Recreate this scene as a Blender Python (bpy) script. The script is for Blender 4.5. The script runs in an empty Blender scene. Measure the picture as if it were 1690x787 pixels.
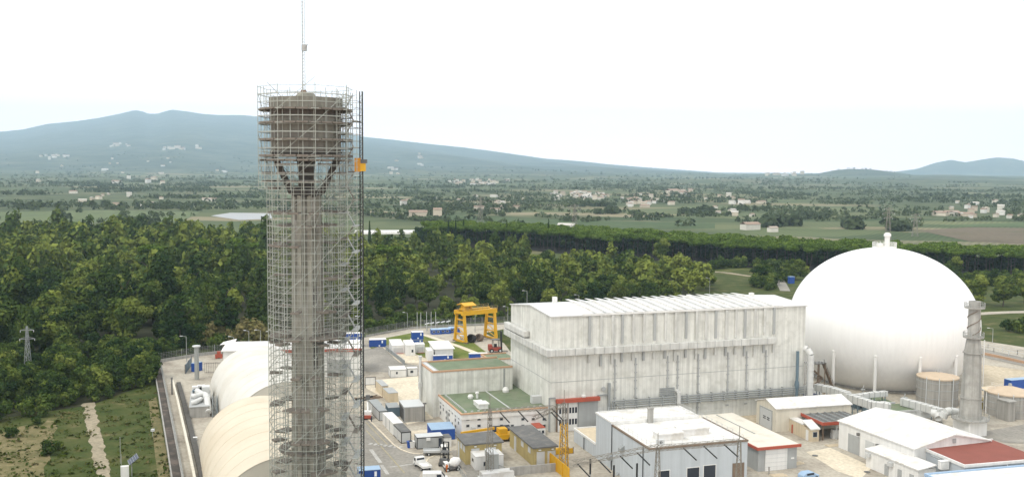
import bpy, math, random
import numpy as np
from mathutils import Vector, Matrix
from math import sin, cos, pi, radians, sqrt, atan2, floor

# ---------------------------------------------------------------- camera, sky, sun, exposure
SC = bpy.context.scene
COL = SC.collection
F, CX, CY = 1600.0, 845.0, 393.5            # the photograph is 1690 x 787
TH, RO = math.atan(115.5/F), radians(0.4)
CAM = Vector((0, 0, 60.0))
fw = Vector((0, cos(TH), -sin(TH))); u0 = Vector((0, sin(TH), cos(TH))); r0 = Vector((1, 0, 0))
rt = cos(RO)*r0 + sin(RO)*u0; up = cos(RO)*u0 - sin(RO)*r0
cd = bpy.data.cameras.new('camera'); cam = bpy.data.objects.new('camera', cd); COL.objects.link(cam)
cd.sensor_width = 36; cd.lens = 36*F/1690; cd.clip_start = 0.5; cd.clip_end = 60000
cam.matrix_world = Matrix(((rt.x, up.x, -fw.x, CAM.x), (rt.y, up.y, -fw.y, CAM.y), (rt.z, up.z, -fw.z, CAM.z), (0, 0, 0, 1)))
SC.camera = cam
SUN_EL, SUN_AZ = radians(56), radians(222)   # azimuth clockwise from +Y: behind the camera, to the left
W = bpy.data.worlds.new('World'); SC.world = W; W.use_nodes = True
nt = W.node_tree; nt.nodes.clear()
sky = nt.nodes.new('ShaderNodeTexSky'); sky.sky_type = 'NISHITA'; sky.sun_disc = False
sky.sun_elevation = SUN_EL; sky.sun_rotation = SUN_AZ; sky.dust_density = 4; sky.air_density = 1.2
tc = nt.nodes.new('ShaderNodeTexCoord'); sx = nt.nodes.new('ShaderNodeSeparateXYZ'); nt.links.new(tc.outputs['Generated'], sx.inputs[0])
cr = nt.nodes.new('ShaderNodeValToRGB')      # overcast cloud: grey-blue at the horizon, bright above
e = cr.color_ramp.elements; e[0].position = 0.0; e[0].color = (1.3, 1.04, .95, 1); e[1].position = 1.0; e[1].color = (.80, .80, .79, 1)
e2 = cr.color_ramp.elements.new(.055); e2.color = (1.12, .98, .92, 1)
e3 = cr.color_ramp.elements.new(.13); e3.color = (.85, .852, .855, 1)
e4 = cr.color_ramp.elements.new(.4); e4.color = (.80, .80, .80, 1)
cn = nt.nodes.new('ShaderNodeTexNoise'); cn.inputs['Scale'].default_value = 3.5; cn.inputs['Detail'].default_value = 4
mp = nt.nodes.new('ShaderNodeMapping'); mp.inputs['Scale'].default_value = (1, 1, 5); nt.links.new(tc.outputs['Generated'], mp.inputs[0]); nt.links.new(mp.outputs[0], cn.inputs['Vector'])
ml = nt.nodes.new('ShaderNodeMath'); ml.operation = 'MULTIPLY_ADD'; ml.inputs[1].default_value = .05; ml.inputs[2].default_value = -.025
nt.links.new(cn.outputs['Fac'], ml.inputs[0])
ad = nt.nodes.new('ShaderNodeMath'); ad.operation = 'ADD'; nt.links.new(sx.outputs['Z'], ad.inputs[0]); nt.links.new(ml.outputs[0], ad.inputs[1]); nt.links.new(ad.outputs[0], cr.inputs[0])
sc_ = nt.nodes.new('ShaderNodeVectorMath'); sc_.operation = 'SCALE'; sc_.inputs['Scale'].default_value = 19.0
nt.links.new(cr.outputs[0], sc_.inputs[0])
mx = nt.nodes.new('ShaderNodeMix'); mx.data_type = 'RGBA'; mx.inputs[0].default_value = .9
nt.links.new(sky.outputs[0], mx.inputs[6]); nt.links.new(sc_.outputs[0], mx.inputs[7])
bg = nt.nodes.new('ShaderNodeBackground'); bg.inputs[1].default_value = .1; nt.links.new(mx.outputs[2], bg.inputs[0])
wo = nt.nodes.new('ShaderNodeOutputWorld'); nt.links.new(bg.outputs[0], wo.inputs[0])
sl = bpy.data.lights.new('sun', 'SUN'); sl.energy = 1.5; sl.angle = radians(10); sl.color = (1, .95, .86)
so = bpy.data.objects.new('sun', sl); COL.objects.link(so)
sd = Vector((sin(SUN_AZ)*cos(SUN_EL), cos(SUN_AZ)*cos(SUN_EL), sin(SUN_EL)))
so.rotation_euler = sd.to_track_quat('Z', 'Y').to_euler(); so.location = sd*200
SC.view_settings.view_transform = 'Standard'; SC.view_settings.look = 'None'; SC.view_settings.gamma = 1
SC.view_settings.exposure = 0.15
SC.render.engine = 'CYCLES'; SC.cycles.use_denoising = True
SC.cycles.max_bounces = 6; SC.cycles.diffuse_bounces = 3; SC.cycles.transparent_max_bounces = 12; SC.cycles.volume_bounces = 2

# ---------------------------------------------------------------- helpers
R = random.Random(7)
NP = np.random.RandomState(5)
def ray(px, py): return fw + rt*((px-CX)/F) - up*((py-CY)/F)
def G(px, py, z=0.0):
    d = ray(px, py); return CAM + d*((z-CAM.z)/d.z)
def AT(px, py, D):                       # point on the pixel's ray at forward distance D
    d = ray(px, py); return CAM + d*(D/d.y)
def ext(p, d, px):                       # how far to go from p along d to reach image column px
    q = p-CAM; k = (px-CX)/F
    return (k*q.dot(fw)-q.dot(rt))/(d.dot(rt)-k*d.dot(fw))
def hz(p, py):                           # height above p's foot reached at image row py
    q = Vector((p.x, p.y, 0))-CAM; k = -(py-CY)/F
    return (k*q.dot(fw)-q.dot(up))/(up.z-k*fw.z)
YAW = radians(18.4)
U = Vector((cos(YAW), sin(YAW), 0)); V = Vector((-sin(YAW), cos(YAW), 0))

def tag(o, label=None, cat=None, group=None, kind=None):
    if label: o['label'] = label
    if cat: o['category'] = cat
    if group: o['group'] = group
    if kind: o['kind'] = kind
    return o
def thing(name, label, cat, loc=(0, 0, 0), rot=0.0, group=None):
    o = bpy.data.objects.new(name, None); COL.objects.link(o); o.location = loc; o.rotation_euler = (0, 0, rot)
    o.empty_display_size = .5
    return tag(o, label, cat, group)

class MB:
    def __init__(s): s.v = []; s.f = []
    def add(s, vs, fs):
        n = len(s.v); s.v += [tuple(v) for v in vs]; s.f += [tuple(i+n for i in f) for f in fs]; return s
    def box(s, x0, y0, z0, x1, y1, z1):
        return s.add([(x0,y0,z0),(x1,y0,z0),(x1,y1,z0),(x0,y1,z0),(x0,y0,z1),(x1,y0,z1),(x1,y1,z1),(x0,y1,z1)],
                     [(0,3,2,1),(4,5,6,7),(0,1,5,4),(1,2,6,5),(2,3,7,6),(3,0,4,7)])
    def prism(s, poly, z0, z1):
        n = len(poly); vs = [(p[0],p[1],z0) for p in poly]+[(p[0],p[1],z1) for p in poly]
        return s.add(vs, [tuple(range(n-1,-1,-1)), tuple(range(n,2*n))]+[(i,(i+1)%n,n+(i+1)%n,n+i) for i in range(n)])
    def extr(s, prof, axis, a, b):           # profile (p,z) extruded along x or y from a to b
        n = len(prof)
        mk = (lambda t, p: (t,p[0],p[1])) if axis == 'x' else (lambda t, p: (p[0],t,p[1]))
        vs = [mk(a,p) for p in prof]+[mk(b,p) for p in prof]
        return s.add(vs, [tuple(range(n)), tuple(range(2*n-1,n-1,-1))]+[(i,n+i,n+(i+1)%n,(i+1)%n) for i in range(n)])
    def tube(s, p, q, r, n=8, r2=None, cap=True):
        p = Vector(p); q = Vector(q); d = (q-p)
        if d.length < 1e-6: return s
        d.normalize(); a = d.orthogonal().normalized(); b = d.cross(a); r2 = r if r2 is None else r2
        vs = [p+(a*cos(2*pi*i/n)+b*sin(2*pi*i/n))*r for i in range(n)]+[q+(a*cos(2*pi*i/n)+b*sin(2*pi*i/n))*r2 for i in range(n)]
        fs = [(i,(i+1)%n,n+(i+1)%n,n+i) for i in range(n)]
        if cap: fs += [tuple(range(n-1,-1,-1)), tuple(range(n,2*n))]
        return s.add(vs, fs)
    def path(s, pts, r, n=8):
        for a, b in zip(pts, pts[1:]): s.tube(a, b, r, n)
        return s
    def bar(s, p, q, w, h=None):             # rectangular beam, h measured upward
        p = Vector(p); q = Vector(q); d = (q-p); h = w if h is None else h
        if d.length < 1e-6: return s
        d.normalize(); z = Vector((0,0,1))
        a = d.cross(z) if abs(d.z) < .99 else Vector((1,0,0)); a.normalize(); b = a.cross(d)
        c = [(-w/2,-h/2),(w/2,-h/2),(w/2,h/2),(-w/2,h/2)]
        vs = [p+a*i+b*j for i, j in c]+[q+a*i+b*j for i, j in c]
        return s.add(vs, [(3,2,1,0),(4,5,6,7)]+[(i,(i+1)%4,4+(i+1)%4,4+i) for i in range(4)])
    def lathe(s, prof, n=24, c=(0,0)):
        m = len(prof); vs = []
        for r, z in prof: vs += [(c[0]+r*cos(2*pi*i/n), c[1]+r*sin(2*pi*i/n), z) for i in range(n)]
        fs = [(k*n+i, k*n+(i+1)%n, (k+1)*n+(i+1)%n, (k+1)*n+i) for k in range(m-1) for i in range(n)]
        if prof[0][0] > .01: fs.append(tuple(range(n-1,-1,-1)))
        if prof[-1][0] > .01: fs.append(tuple(range((m-1)*n, m*n)))
        return s.add(vs, fs)
    def xf(s, M):
        s.v = [tuple(M @ Vector(v)) for v in s.v]; return s
    def build(s, name, m, parent=None, loc=None, rot=0.0, smooth=False, bevel=0):
        me = bpy.data.meshes.new(name); me.from_pydata(s.v, [], s.f); me.update()
        me.materials.append(m); o = bpy.data.objects.new(name, me); COL.objects.link(o)
        if parent: o.parent = parent
        if loc is not None: o.location = loc
        o.rotation_euler = (0, 0, rot)
        if smooth:
            for p in me.polygons: p.use_smooth = True
            me.set_sharp_from_angle(angle=radians(40))
        if bevel:
            b = o.modifiers.new('bevel', 'BEVEL'); b.width = bevel; b.segments = 2; b.limit_method = 'ANGLE'
        return o
def copy_tree(o, parent=None, kids=None):
    c = o.copy(); COL.objects.link(c)
    if parent: c.parent = parent
    for ch in o.children: copy_tree(ch, c)
    return c

# ---------------------------------------------------------------- materials
def N(t, k, **kw):
    n = t.nodes.new(k)
    for a, b in kw.items(): setattr(n, a, b)
    return n
def mat(name, col, rough=.75, var=.12, scale=.6, corr=0, streak=0, bump=0, metal=0, dirt=None, dirtamt=0, dscale=.15, spec=.3, rand=0):
    m = bpy.data.materials.new(name); m.use_nodes = True; t = m.node_tree; t.nodes.clear(); L = t.links.new
    out = N(t, 'ShaderNodeOutputMaterial'); b = N(t, 'ShaderNodeBsdfPrincipled'); L(b.outputs[0], out.inputs[0])
    b.inputs['Roughness'].default_value = rough; b.inputs['Metallic'].default_value = metal; b.inputs['Specular IOR Level'].default_value = spec
    tcn = N(t, 'ShaderNodeTexCoord'); P = tcn.outputs['Object']
    n1 = N(t, 'ShaderNodeTexNoise'); n1.inputs['Scale'].default_value = scale; n1.inputs['Detail'].default_value = 6; n1.inputs['Roughness'].default_value = .65; L(P, n1.inputs['Vector'])
    mr = N(t, 'ShaderNodeMapRange'); mr.inputs[1].default_value = .25; mr.inputs[2].default_value = .75; mr.inputs[3].default_value = 1-var; mr.inputs[4].default_value = 1+var*.6
    L(n1.outputs['Fac'], mr.inputs[0]); fac = mr.outputs[0]
    def mul(a, bb):
        q = N(t, 'ShaderNodeMath', operation='MULTIPLY'); L(a, q.inputs[0]); L(bb, q.inputs[1]); return q.outputs[0]
    if streak:
        mpn = N(t, 'ShaderNodeMapping'); mpn.inputs['Scale'].default_value = (1.3, 1.3, .06); L(P, mpn.inputs[0])
        n2 = N(t, 'ShaderNodeTexNoise'); n2.inputs['Scale'].default_value = 1.0; n2.inputs['Detail'].default_value = 5; L(mpn.outputs[0], n2.inputs['Vector'])
        m2 = N(t, 'ShaderNodeMapRange'); m2.inputs[1].default_value = .35; m2.inputs[2].default_value = .7; m2.inputs[3].default_value = 1.04; m2.inputs[4].default_value = 1-streak
        L(n2.outputs['Fac'], m2.inputs[0]); fac = mul(fac, m2.outputs[0])
    if rand:
        oi = N(t, 'ShaderNodeObjectInfo'); m3 = N(t, 'ShaderNodeMapRange'); m3.inputs[3].default_value = 1-rand; m3.inputs[4].default_value = 1+rand
        L(oi.outputs['Random'], m3.inputs[0]); fac = mul(fac, m3.outputs[0])
    if corr:
        sp = N(t, 'ShaderNodeSeparateXYZ'); L(P, sp.inputs[0])
        ad = N(t, 'ShaderNodeMath', operation='ADD'); L(sp.outputs[0], ad.inputs[0]); L(sp.outputs[1], ad.inputs[1])
        md = N(t, 'ShaderNodeMath', operation='PINGPONG'); md.inputs[1].default_value = corr; L(ad.outputs[0], md.inputs[0])
        m4 = N(t, 'ShaderNodeMapRange'); m4.inputs[1].default_value = 0; m4.inputs[2].default_value = corr*.22; m4.inputs[3].default_value = .86; m4.inputs[4].default_value = 1
        L(md.outputs[0], m4.inputs[0]); fac = mul(fac, m4.outputs[0])
    vs = N(t, 'ShaderNodeVectorMath', operation='SCALE'); vs.inputs[0].default_value = col[:3]; L(fac, vs.inputs['Scale']); c = vs.outputs[0]
    if dirt is not None:
        n5 = N(t, 'ShaderNodeTexNoise'); n5.inputs['Scale'].default_value = dscale; n5.inputs['Detail'].default_value = 7; n5.inputs['Roughness'].default_value = .6; L(P, n5.inputs['Vector'])
        m5 = N(t, 'ShaderNodeMapRange'); m5.inputs[1].default_value = .5; m5.inputs[2].default_value = .62; m5.inputs[3].default_value = 0; m5.inputs[4].default_value = dirtamt
        L(n5.outputs['Fac'], m5.inputs[0])
        mm = N(t, 'ShaderNodeMix', data_type='RGBA'); mm.inputs[7].default_value = (*dirt, 1); L(m5.outputs[0], mm.inputs[0]); L(c, mm.inputs[6]); c = mm.outputs[2]
    L(c, b.inputs['Base Color'])
    if bump:
        bp = N(t, 'ShaderNodeBump'); bp.inputs['Strength'].default_value = bump; bp.inputs['Distance'].default_value = .1
        L(n1.outputs['Fac'], bp.inputs['Height']); L(bp.outputs[0], b.inputs['Normal'])
    return m
m_wall  = mat('white_cladding', (.665,.665,.61), .6, .12, .5, corr=.55, streak=.22, dirt=(.43,.43,.38), dirtamt=.5, dscale=.3)
m_white = mat('white_paint', (.70,.695,.665), .55, .06, .5, streak=.1)
m_wroof = mat('white_roof', (.68,.67,.64), .5, .1, .4, dirt=(.45,.42,.36), dirtamt=.6, dscale=.4)
m_ivory = mat('ivory_render', (.62,.58,.48), .8, .08, .5, streak=.12)
m_blueg = mat('blue_grey_wall', (.46,.495,.515), .75, .06, .4, streak=.1)
m_conc  = mat('concrete', (.36,.35,.32), .9, .2, .5, streak=.25, bump=.2)
m_rib = mat('pale_rib_concrete', (.345,.34,.285), .95, .35, .35, streak=.35, bump=.3, dirt=(.17,.15,.12), dirtamt=.7, dscale=.25)
m_hroof = mat('ribbed_roof', (.58,.58,.565), .5, .1, .3, dirt=(.45,.44,.41), dirtamt=.5, dscale=.3)
m_tower = mat('weathered_concrete', (.215,.212,.172), .95, .32, .55, streak=.4, bump=.4, dirt=(.46,.44,.40), dirtamt=.6, dscale=.16)
m_tank  = mat('tank_concrete', (.235,.232,.192), .95, .3, .6, streak=.35, bump=.4, dirt=(.155,.146,.128), dirtamt=.6, dscale=.3)
m_strut = mat('dark_concrete', (.095,.09,.08), .95, .3, .8, streak=.2)
m_green = mat('green_roofing', (.15,.19,.115), .9, .22, .35, dirt=(.20,.21,.15), dirtamt=.6, dscale=.2)
m_orange= mat('terracotta_edge', (.46,.29,.18), .8, .12, 1)
m_redp  = mat('red_paint', (.38,.085,.05), .6, .15, .8)
m_redr  = mat('red_roof', (.23,.075,.055), .9, .12, .4, bump=.1)
m_grey  = mat('grey_panel', (.36,.37,.36), .7, .08, .6, streak=.1)
m_lgrey = mat('light_grey_metal', (.5,.51,.5), .5, .06, .6, spec=.5)
m_dgrey = mat('dark_grey_roof', (.13,.13,.125), .9, .2, .6, dirt=(.2,.19,.17), dirtamt=.6, dscale=.5)
m_dark  = mat('dark_glass', (.025,.032,.045), .25, .1, 1, spec=.5)
m_black = mat('black_paint', (.02,.02,.02), .6, .1, 1)
m_tyre  = mat('tyre_rubber', (.018,.018,.018), .9, .1, 2)
m_blue  = mat('blue_paint', (.022,.075,.30), .5, .12, .6, corr=.12, rand=.12)
m_blueL = mat('pale_blue_roof', (.30,.42,.56), .6, .1, .6, rand=.1)
m_blued = mat('blue_letterboard', (.75,.78,.8), .6, .05, 1)
m_yel   = mat('yellow_paint', (.60,.33,.015), .5, .12, .8, rand=.05)
m_ochre = mat('ochre_wall', (.42,.34,.15), .85, .15, .6, streak=.2)
m_galv  = mat('galvanised_steel', (.30,.31,.29), .55, .12, 2, spec=.5)
m_scaf  = mat('scaffold_tube', (.33,.35,.31), .6, .15, 1.5, spec=.4)
m_plank = mat('scaffold_planks', (.17,.15,.125), .9, .25, 1.2)
m_duct  = mat('duct_metal', (.56,.565,.54), .45, .08, .8, spec=.5, streak=.08)
m_pipe  = mat('grey_pipe', (.27,.285,.28), .6, .1, .8)
m_bpipe = mat('blue_grey_pipe', (.12,.17,.2), .6, .1, .8)
m_beige = mat('beige_fabric', (.58,.515,.40), .7, .07, .12, dirt=(.50,.42,.30), dirtamt=.35, dscale=.09)
m_pale  = mat('pale_fabric', (.60,.58,.52), .7, .07, .12, dirt=(.45,.41,.33), dirtamt=.3, dscale=.1)
m_end   = mat('fabric_end_wall', (.56,.53,.45), .8, .08, .2)
m_sphere= mat('sphere_paint', (.79,.785,.765), .42, .025, .12, spec=.4, streak=.015)
m_beigeb= mat('beige_panel', (.58,.49,.35), .8, .1, .5, streak=.12)
m_rust  = mat('rusty_steel', (.19,.14,.1), .8, .25, 2)
m_latt  = mat('lattice_steel', (.23,.21,.175), .7, .2, 2)
m_skin  = mat('skin', (.45,.28,.2), .6, .05, 2)
m_cloth = mat('dark_workwear', (.05,.06,.09), .9, .15, 3)
m_hivis = mat('orange_workwear', (.6,.16,.03), .8, .1, 3)
m_bark  = mat('bark', (.085,.068,.05), .95, .3, 1.5, bump=.3)
m_pbark = mat('pine_bark', (.06,.05,.045), .95, .3, 1.2)
m_solar = mat('solar_glass', (.035,.05,.09), .2, .1, 1, spec=.6)
m_tank2 = mat('tank_plaster', (.36,.345,.31), .9, .12, .4, streak=.35)
m_tankr = mat('tank_roof', (.50,.40,.29), .9, .12, .5)
# ---------------------------------------------------------------- terrain
from mathutils import noise as MN
SIL = [(-1600,262),(-900,250),(-300,232),(0,218),(40,214),(80,205),(130,200),(165,195),(200,188),(225,182),(238,184),(247,188),(262,188),(285,181),(310,184),(335,188),(360,190),(400,190),(430,193),(470,199),(520,208),(560,217),(600,226),(650,231),(700,237),(760,243),(800,248),(850,255),(900,262),(950,266),(1000,271),(1060,276),(1130,281),(1200,286),(1260,289),(1350,291),(3400,296)]
H1 = [(1240,300),(1310,294),(1350,286),(1375,281),(1400,278.5),(1440,280),(1480,285),(1520,291),(1560,297),(1620,306)]
H2D = 16000.
H2 = [(1420,292),(1480,283),(1510,279),(1540,269),(1565,264),(1590,268),(1620,263),(1642,260),(1670,262),(1690,267),(1760,275),(1900,268),(2100,285)]
def prof(tab, D, lo=0.):
    xs = [a for a, b in tab]; zs = [AT(a, b, D).z for a, b in tab]
    return lambda x: float(np.interp(x, xs, zs, left=lo if tab is not SIL else None, right=lo if tab is not SIL else None))
DM = 18000.; pm = prof(SIL, DM); p1_ = prof(H1, 9000.); p2_ = prof(H2, H2D)
def gh(X, Y):
    if Y < 3400: return 0.0
    x = CX+F*X/Y
    q = MN.fractal(Vector((X/2600, Y/2600, 3.1)), 1.0, 2.0, 5)
    q2 = 1-2*abs(MN.noise(Vector((X/1500+.35*Y/1500, Y/9000, 9.))))          # spurs running down the slope
    z = 0.
    m = max(pm(x), 0.)
    if Y < 6500: z = 0.
    elif Y < DM:
        s = (Y-6500)/(DM-6500); z = m*s**1.25 + (q*60+q2*75*min(1, m/300))*s*(1-s)*2.6*min(1., .15+m/250)
    else:
        s = max(0., 1-(Y-DM)/3500.); z = m*s*s*(3-2*s) if m > 60 else m*s
    h1 = p1_(x)*max(0., 1-((Y-9000)/2000.)**2) if abs(Y-9000) < 2000 else 0
    h2 = p2_(x)*max(0., 1-((Y-H2D)/2200.)**2) if abs(Y-H2D) < 2200 else 0
    if h1 > 0: h1 += 9*q*min(1, h1/40)*(1-max(0, 1-abs(Y-9000)/400))
    roll = 0.
    if 3400 < Y < 14000:
        roll = max(0., MN.fractal(Vector((X/1900, Y/1100, 6.7)), 1.0, 2.0, 4)+.12)*34*min(1., (Y-3400)/2600)*min(1., (14000-Y)/4000)*max(.15, min(1., (x+300)/700))
    return max(z+roll, h1, h2, 0.0)
def build_ground():
    us = np.concatenate([np.linspace(-1.9,-.62,30)[:-1], np.linspace(-.62,.62,330), np.linspace(.62,1.9,30)[1:]])
    ds = np.concatenate([[30, 120, 200, 350, 600, 1000, 1500, 2000, 2600], np.geomspace(2700, 22000, 190)])
    nu, nd = len(us), len(ds)
    vs = [(u*D, D, gh(u*D, D)) for D in ds for u in us]
    fs = [(j*nu+i, j*nu+i+1, (j+1)*nu+i+1, (j+1)*nu+i) for j in range(nd-1) for i in range(nu-1)]
    n = len(vs); vs += [(-400, -150, 0), (400, -150, 0)]
    fs += [(n, n+1, nu-1, *range(nu-2, -1, -1))]
    m = MB(); m.v = vs; m.f = fs
    o = m.build('ground', terrain_mat(), smooth=True); tag(o, kind='structure'); return o
def terrain_mat():
    m = bpy.data.materials.new('countryside'); m.use_nodes = True; t = m.node_tree; t.nodes.clear(); L = t.links.new
    out = N(t, 'ShaderNodeOutputMaterial'); b = N(t, 'ShaderNodeBsdfPrincipled'); b.inputs['Roughness'].default_value = .95; b.inputs['Specular IOR Level'].default_value = .1; L(b.outputs[0], out.inputs[0])
    g = N(t, 'ShaderNodeNewGeometry'); P = g.outputs['Position']
    def noise(scale, det=5, sc=None, rough=.6):
        n = N(t, 'ShaderNodeTexNoise'); n.inputs['Scale'].default_value = scale; n.inputs['Detail'].default_value = det; n.inputs['Roughness'].default_value = rough
        if sc:
            mp = N(t, 'ShaderNodeMapping'); mp.inputs['Scale'].default_value = sc; L(P, mp.inputs[0]); L(mp.outputs[0], n.inputs['Vector'])
        else: L(P, n.inputs['Vector'])
        return n.outputs['Fac']
    def ramp(f, *st):
        r = N(t, 'ShaderNodeValToRGB'); el = r.color_ramp.elements
        while len(el) < len(st): el.new(.5)
        for k, (p, c) in enumerate(st): el[k].position = p; el[k].color = (*c, 1)
        L(f, r.inputs[0]); return r.outputs[0]
    def mix(f, a, bb):
        q = N(t, 'ShaderNodeMix', data_type='RGBA')
        if isinstance(f, float): q.inputs[0].default_value = f
        else: L(f, q.inputs[0])
        L(a, q.inputs[6]); L(bb, q.inputs[7]); return q.outputs[2]
    def rng(f, a, bb, c=0., d=1.):
        q = N(t, 'ShaderNodeMapRange'); q.inputs[1].default_value = a; q.inputs[2].default_value = bb; q.inputs[3].default_value = c; q.inputs[4].default_value = d; L(f, q.inputs[0]); return q.outputs[0]
    # fields: rotated voronoi strips with a colour each
    mp = N(t, 'ShaderNodeMapping'); mp.inputs['Rotation'].default_value = (0, 0, .5); mp.inputs['Scale'].default_value = (1/210, 1/95, 0); L(P, mp.inputs[0])
    v = N(t, 'ShaderNodeTexVoronoi', distance='CHEBYCHEV'); v.inputs['Scale'].default_value = 1; L(mp.outputs[0], v.inputs['Vector'])
    se = N(t, 'ShaderNodeSeparateColor'); L(v.outputs['Color'], se.inputs[0])
    field = ramp(se.outputs[0], (0,(.062,.085,.038)), (.2,(.10,.125,.055)), (.42,(.05,.075,.032)), (.6,(.135,.15,.07)), (.75,(.075,.10,.045)), (.88,(.20,.175,.105)), (1,(.26,.23,.15)))
    rows = N(t, 'ShaderNodeTexWave'); rows.inputs['Scale'].default_value = .055; rows.inputs['Distortion'].default_value = .5
    mp2 = N(t, 'ShaderNodeMapping'); mp2.inputs['Rotation'].default_value = (0, 0, .5); L(P, mp2.inputs[0]); L(mp2.outputs[0], rows.inputs['Vector'])
    sc = N(t, 'ShaderNodeVectorMath', operation='SCALE'); L(field, sc.inputs[0]); L(rng(rows.outputs['Fac'], 0, 1, .82, 1.1), sc.inputs['Scale'])
    scrub = ramp(noise(.02, 8), (.3,(.03,.045,.02)), (.5,(.06,.08,.035)), (.62,(.10,.115,.055)), (.75,(.17,.155,.09)))
    c = mix(rng(noise(.0016, 4), .46, .56), sc.outputs[0], scrub)
    sx = N(t, 'ShaderNodeSeparateXYZ'); L(P, sx.inputs[0])
    # wooded mountain slopes with paler clearings
    mw = ramp(noise(.0035, 9, None, .7), (.3,(.022,.036,.02)), (.47,(.04,.056,.03)), (.58,(.075,.088,.05)), (.72,(.15,.145,.09)))
    c = mix(rng(sx.outputs[2], 4, 30), c, mw)
    # rough grass round the plant
    gr = ramp(noise(.09, 9, None, .75), (.3,(.025,.04,.012)), (.46,(.052,.075,.018)), (.56,(.09,.10,.032)), (.66,(.14,.125,.055)), (.78,(.21,.175,.09)))
    gr2 = ramp(noise(1.2, 6), (.3,(.7,.7,.7)), (.7,(1.25,1.25,1.25)))
    mm = N(t, 'ShaderNodeMix', data_type='RGBA', blend_type='MULTIPLY'); mm.inputs[0].default_value = 1; L(gr, mm.inputs[6]); L(gr2, mm.inputs[7])
    c = mix(rng(sx.outputs[1], 620, 760), mm.outputs[2], c)
    L(c, b.inputs['Base Color']); return m
build_ground()

def ground_mat(name, cols, scale=.3, fine=3.0, tracks=0):
    m = bpy.data.materials.new(name); m.use_nodes = True; t = m.node_tree; L = t.links.new; b = t.nodes['Principled BSDF']
    b.inputs['Roughness'].default_value = .95; b.inputs['Specular IOR Level'].default_value = .15
    g = N(t, 'ShaderNodeNewGeometry')
    n1 = N(t, 'ShaderNodeTexNoise'); n1.inputs['Scale'].default_value = scale; n1.inputs['Detail'].default_value = 8; n1.inputs['Roughness'].default_value = .65; L(g.outputs['Position'], n1.inputs['Vector'])
    r = N(t, 'ShaderNodeValToRGB'); el = r.color_ramp.elements
    while len(el) < len(cols): el.new(.5)
    for k, c in enumerate(cols): el[k].position = .3+.4*k/(len(cols)-1); el[k].color = (*c, 1)
    L(n1.outputs['Fac'], r.inputs[0])
    n2 = N(t, 'ShaderNodeTexNoise'); n2.inputs['Scale'].default_value = fine; n2.inputs['Detail'].default_value = 5; L(g.outputs['Position'], n2.inputs['Vector'])
    mr = N(t, 'ShaderNodeMapRange'); mr.inputs[1].default_value = .3; mr.inputs[2].default_value = .7; mr.inputs[3].default_value = .82; mr.inputs[4].default_value = 1.15; L(n2.outputs['Fac'], mr.inputs[0])
    sc = N(t, 'ShaderNodeVectorMath', operation='SCALE'); L(r.outputs[0], sc.inputs[0]); L(mr.outputs[0], sc.inputs['Scale'])
    L(sc.outputs[0], b.inputs['Base Color']); return m
g_yard = ground_mat('yard_concrete', [(.23,.205,.165),(.34,.305,.25),(.42,.385,.315),(.30,.275,.23)], .09, 1.2)
g_pale = ground_mat('pale_concrete', [(.46,.41,.31),(.60,.53,.41),(.64,.575,.455)], .12, 1.5)
g_asph = ground_mat('asphalt', [(.20,.188,.165),(.255,.24,.21),(.31,.29,.25)], .12, 1.5)
g_lawn = ground_mat('lawn', [(.07,.10,.018),(.105,.14,.026),(.15,.165,.045),(.24,.21,.10)], .14, 1.5)
g_dry  = ground_mat('dry_grass', [(.075,.085,.028),(.15,.13,.06),(.22,.18,.095)], .3, 2)
g_path = ground_mat('dirt_path', [(.17,.15,.085),(.25,.215,.15),(.30,.26,.185),(.27,.23,.16)], .3, 1.2)
g_sand = ground_mat('bare_earth', [(.34,.285,.205),(.46,.395,.29),(.52,.45,.34)], .1, 1)
g_paint= ground_mat('road_paint', [(.26,.25,.23),(.40,.39,.36),(.50,.49,.46)], 1.2, 4)
g_ypaint= ground_mat('yellow_road_paint', [(.25,.23,.18),(.34,.30,.19),(.38,.34,.22)], 1.2, 4)
g_grass= ground_mat('meadow', [(.028,.042,.009),(.043,.062,.012),(.066,.075,.02),(.14,.12,.055)], .13, 1.6)
def sheet(name, px, z, m, world=False):
    pts = [Vector((*p, z)) if world else G(p[0], p[1], z) for p in px]
    return tag(MB().add(pts, [tuple(range(len(pts)))]).build(name, m), kind='structure')
def strip(name, line, w, z, m, world=False):      # a ribbon of width w along pixel points
    p = [Vector((*a, z)) if world else G(a[0], a[1], z) for a in line]; vs = []
    for i, a in enumerate(p):
        d = (p[min(i+1, len(p)-1)]-p[max(i-1, 0)]).normalized(); n = Vector((-d.y, d.x, 0)); vs += [a+n*w/2, a-n*w/2]
    return tag(MB().add(vs, [(2*i, 2*i+2, 2*i+3, 2*i+1) for i in range(len(p)-1)]).build(name, m), kind='structure')
# plant yard, roads, lawns
sheet('yard', [(300,860),(284,787),(261,597),(330,585),(446,573),(600,557),(680,542),(850,534),(1000,530),(1330,575),(1640,560),(1850,580),(2200,900)], .03, g_yard)
sheet('road', [(262,600),(283,594),(292,640),(336,860),(300,860)], .06, g_conc if 0 else g_yard)
sheet('road', [(560,680),(602,686),(628,712),(662,741),(690,748),(762,741),(800,775),(860,800),(860,850),(640,870),(560,760)], .06, g_asph)
sheet('road', [(600,576),(632,573),(662,598),(700,604),(700,613),(640,614),(600,612)], .06, g_asph)
sheet('road', [(604,558),(680,544),(850,538),(850,545),(700,552),(640,563),(604,566)], .06, g_yard)
sheet('pavement', [(604,628),(690,620),(690,640),(715,690),(672,700),(640,660),(604,640)], .06, g_pale)
sheet('pavement', [(665,712),(704,708),(716,722),(680,735)], .09, g_pale)
sheet('pavement', [(666,578),(710,588),(716,600),(660,598),(648,588)], .09, g_pale)
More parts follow.
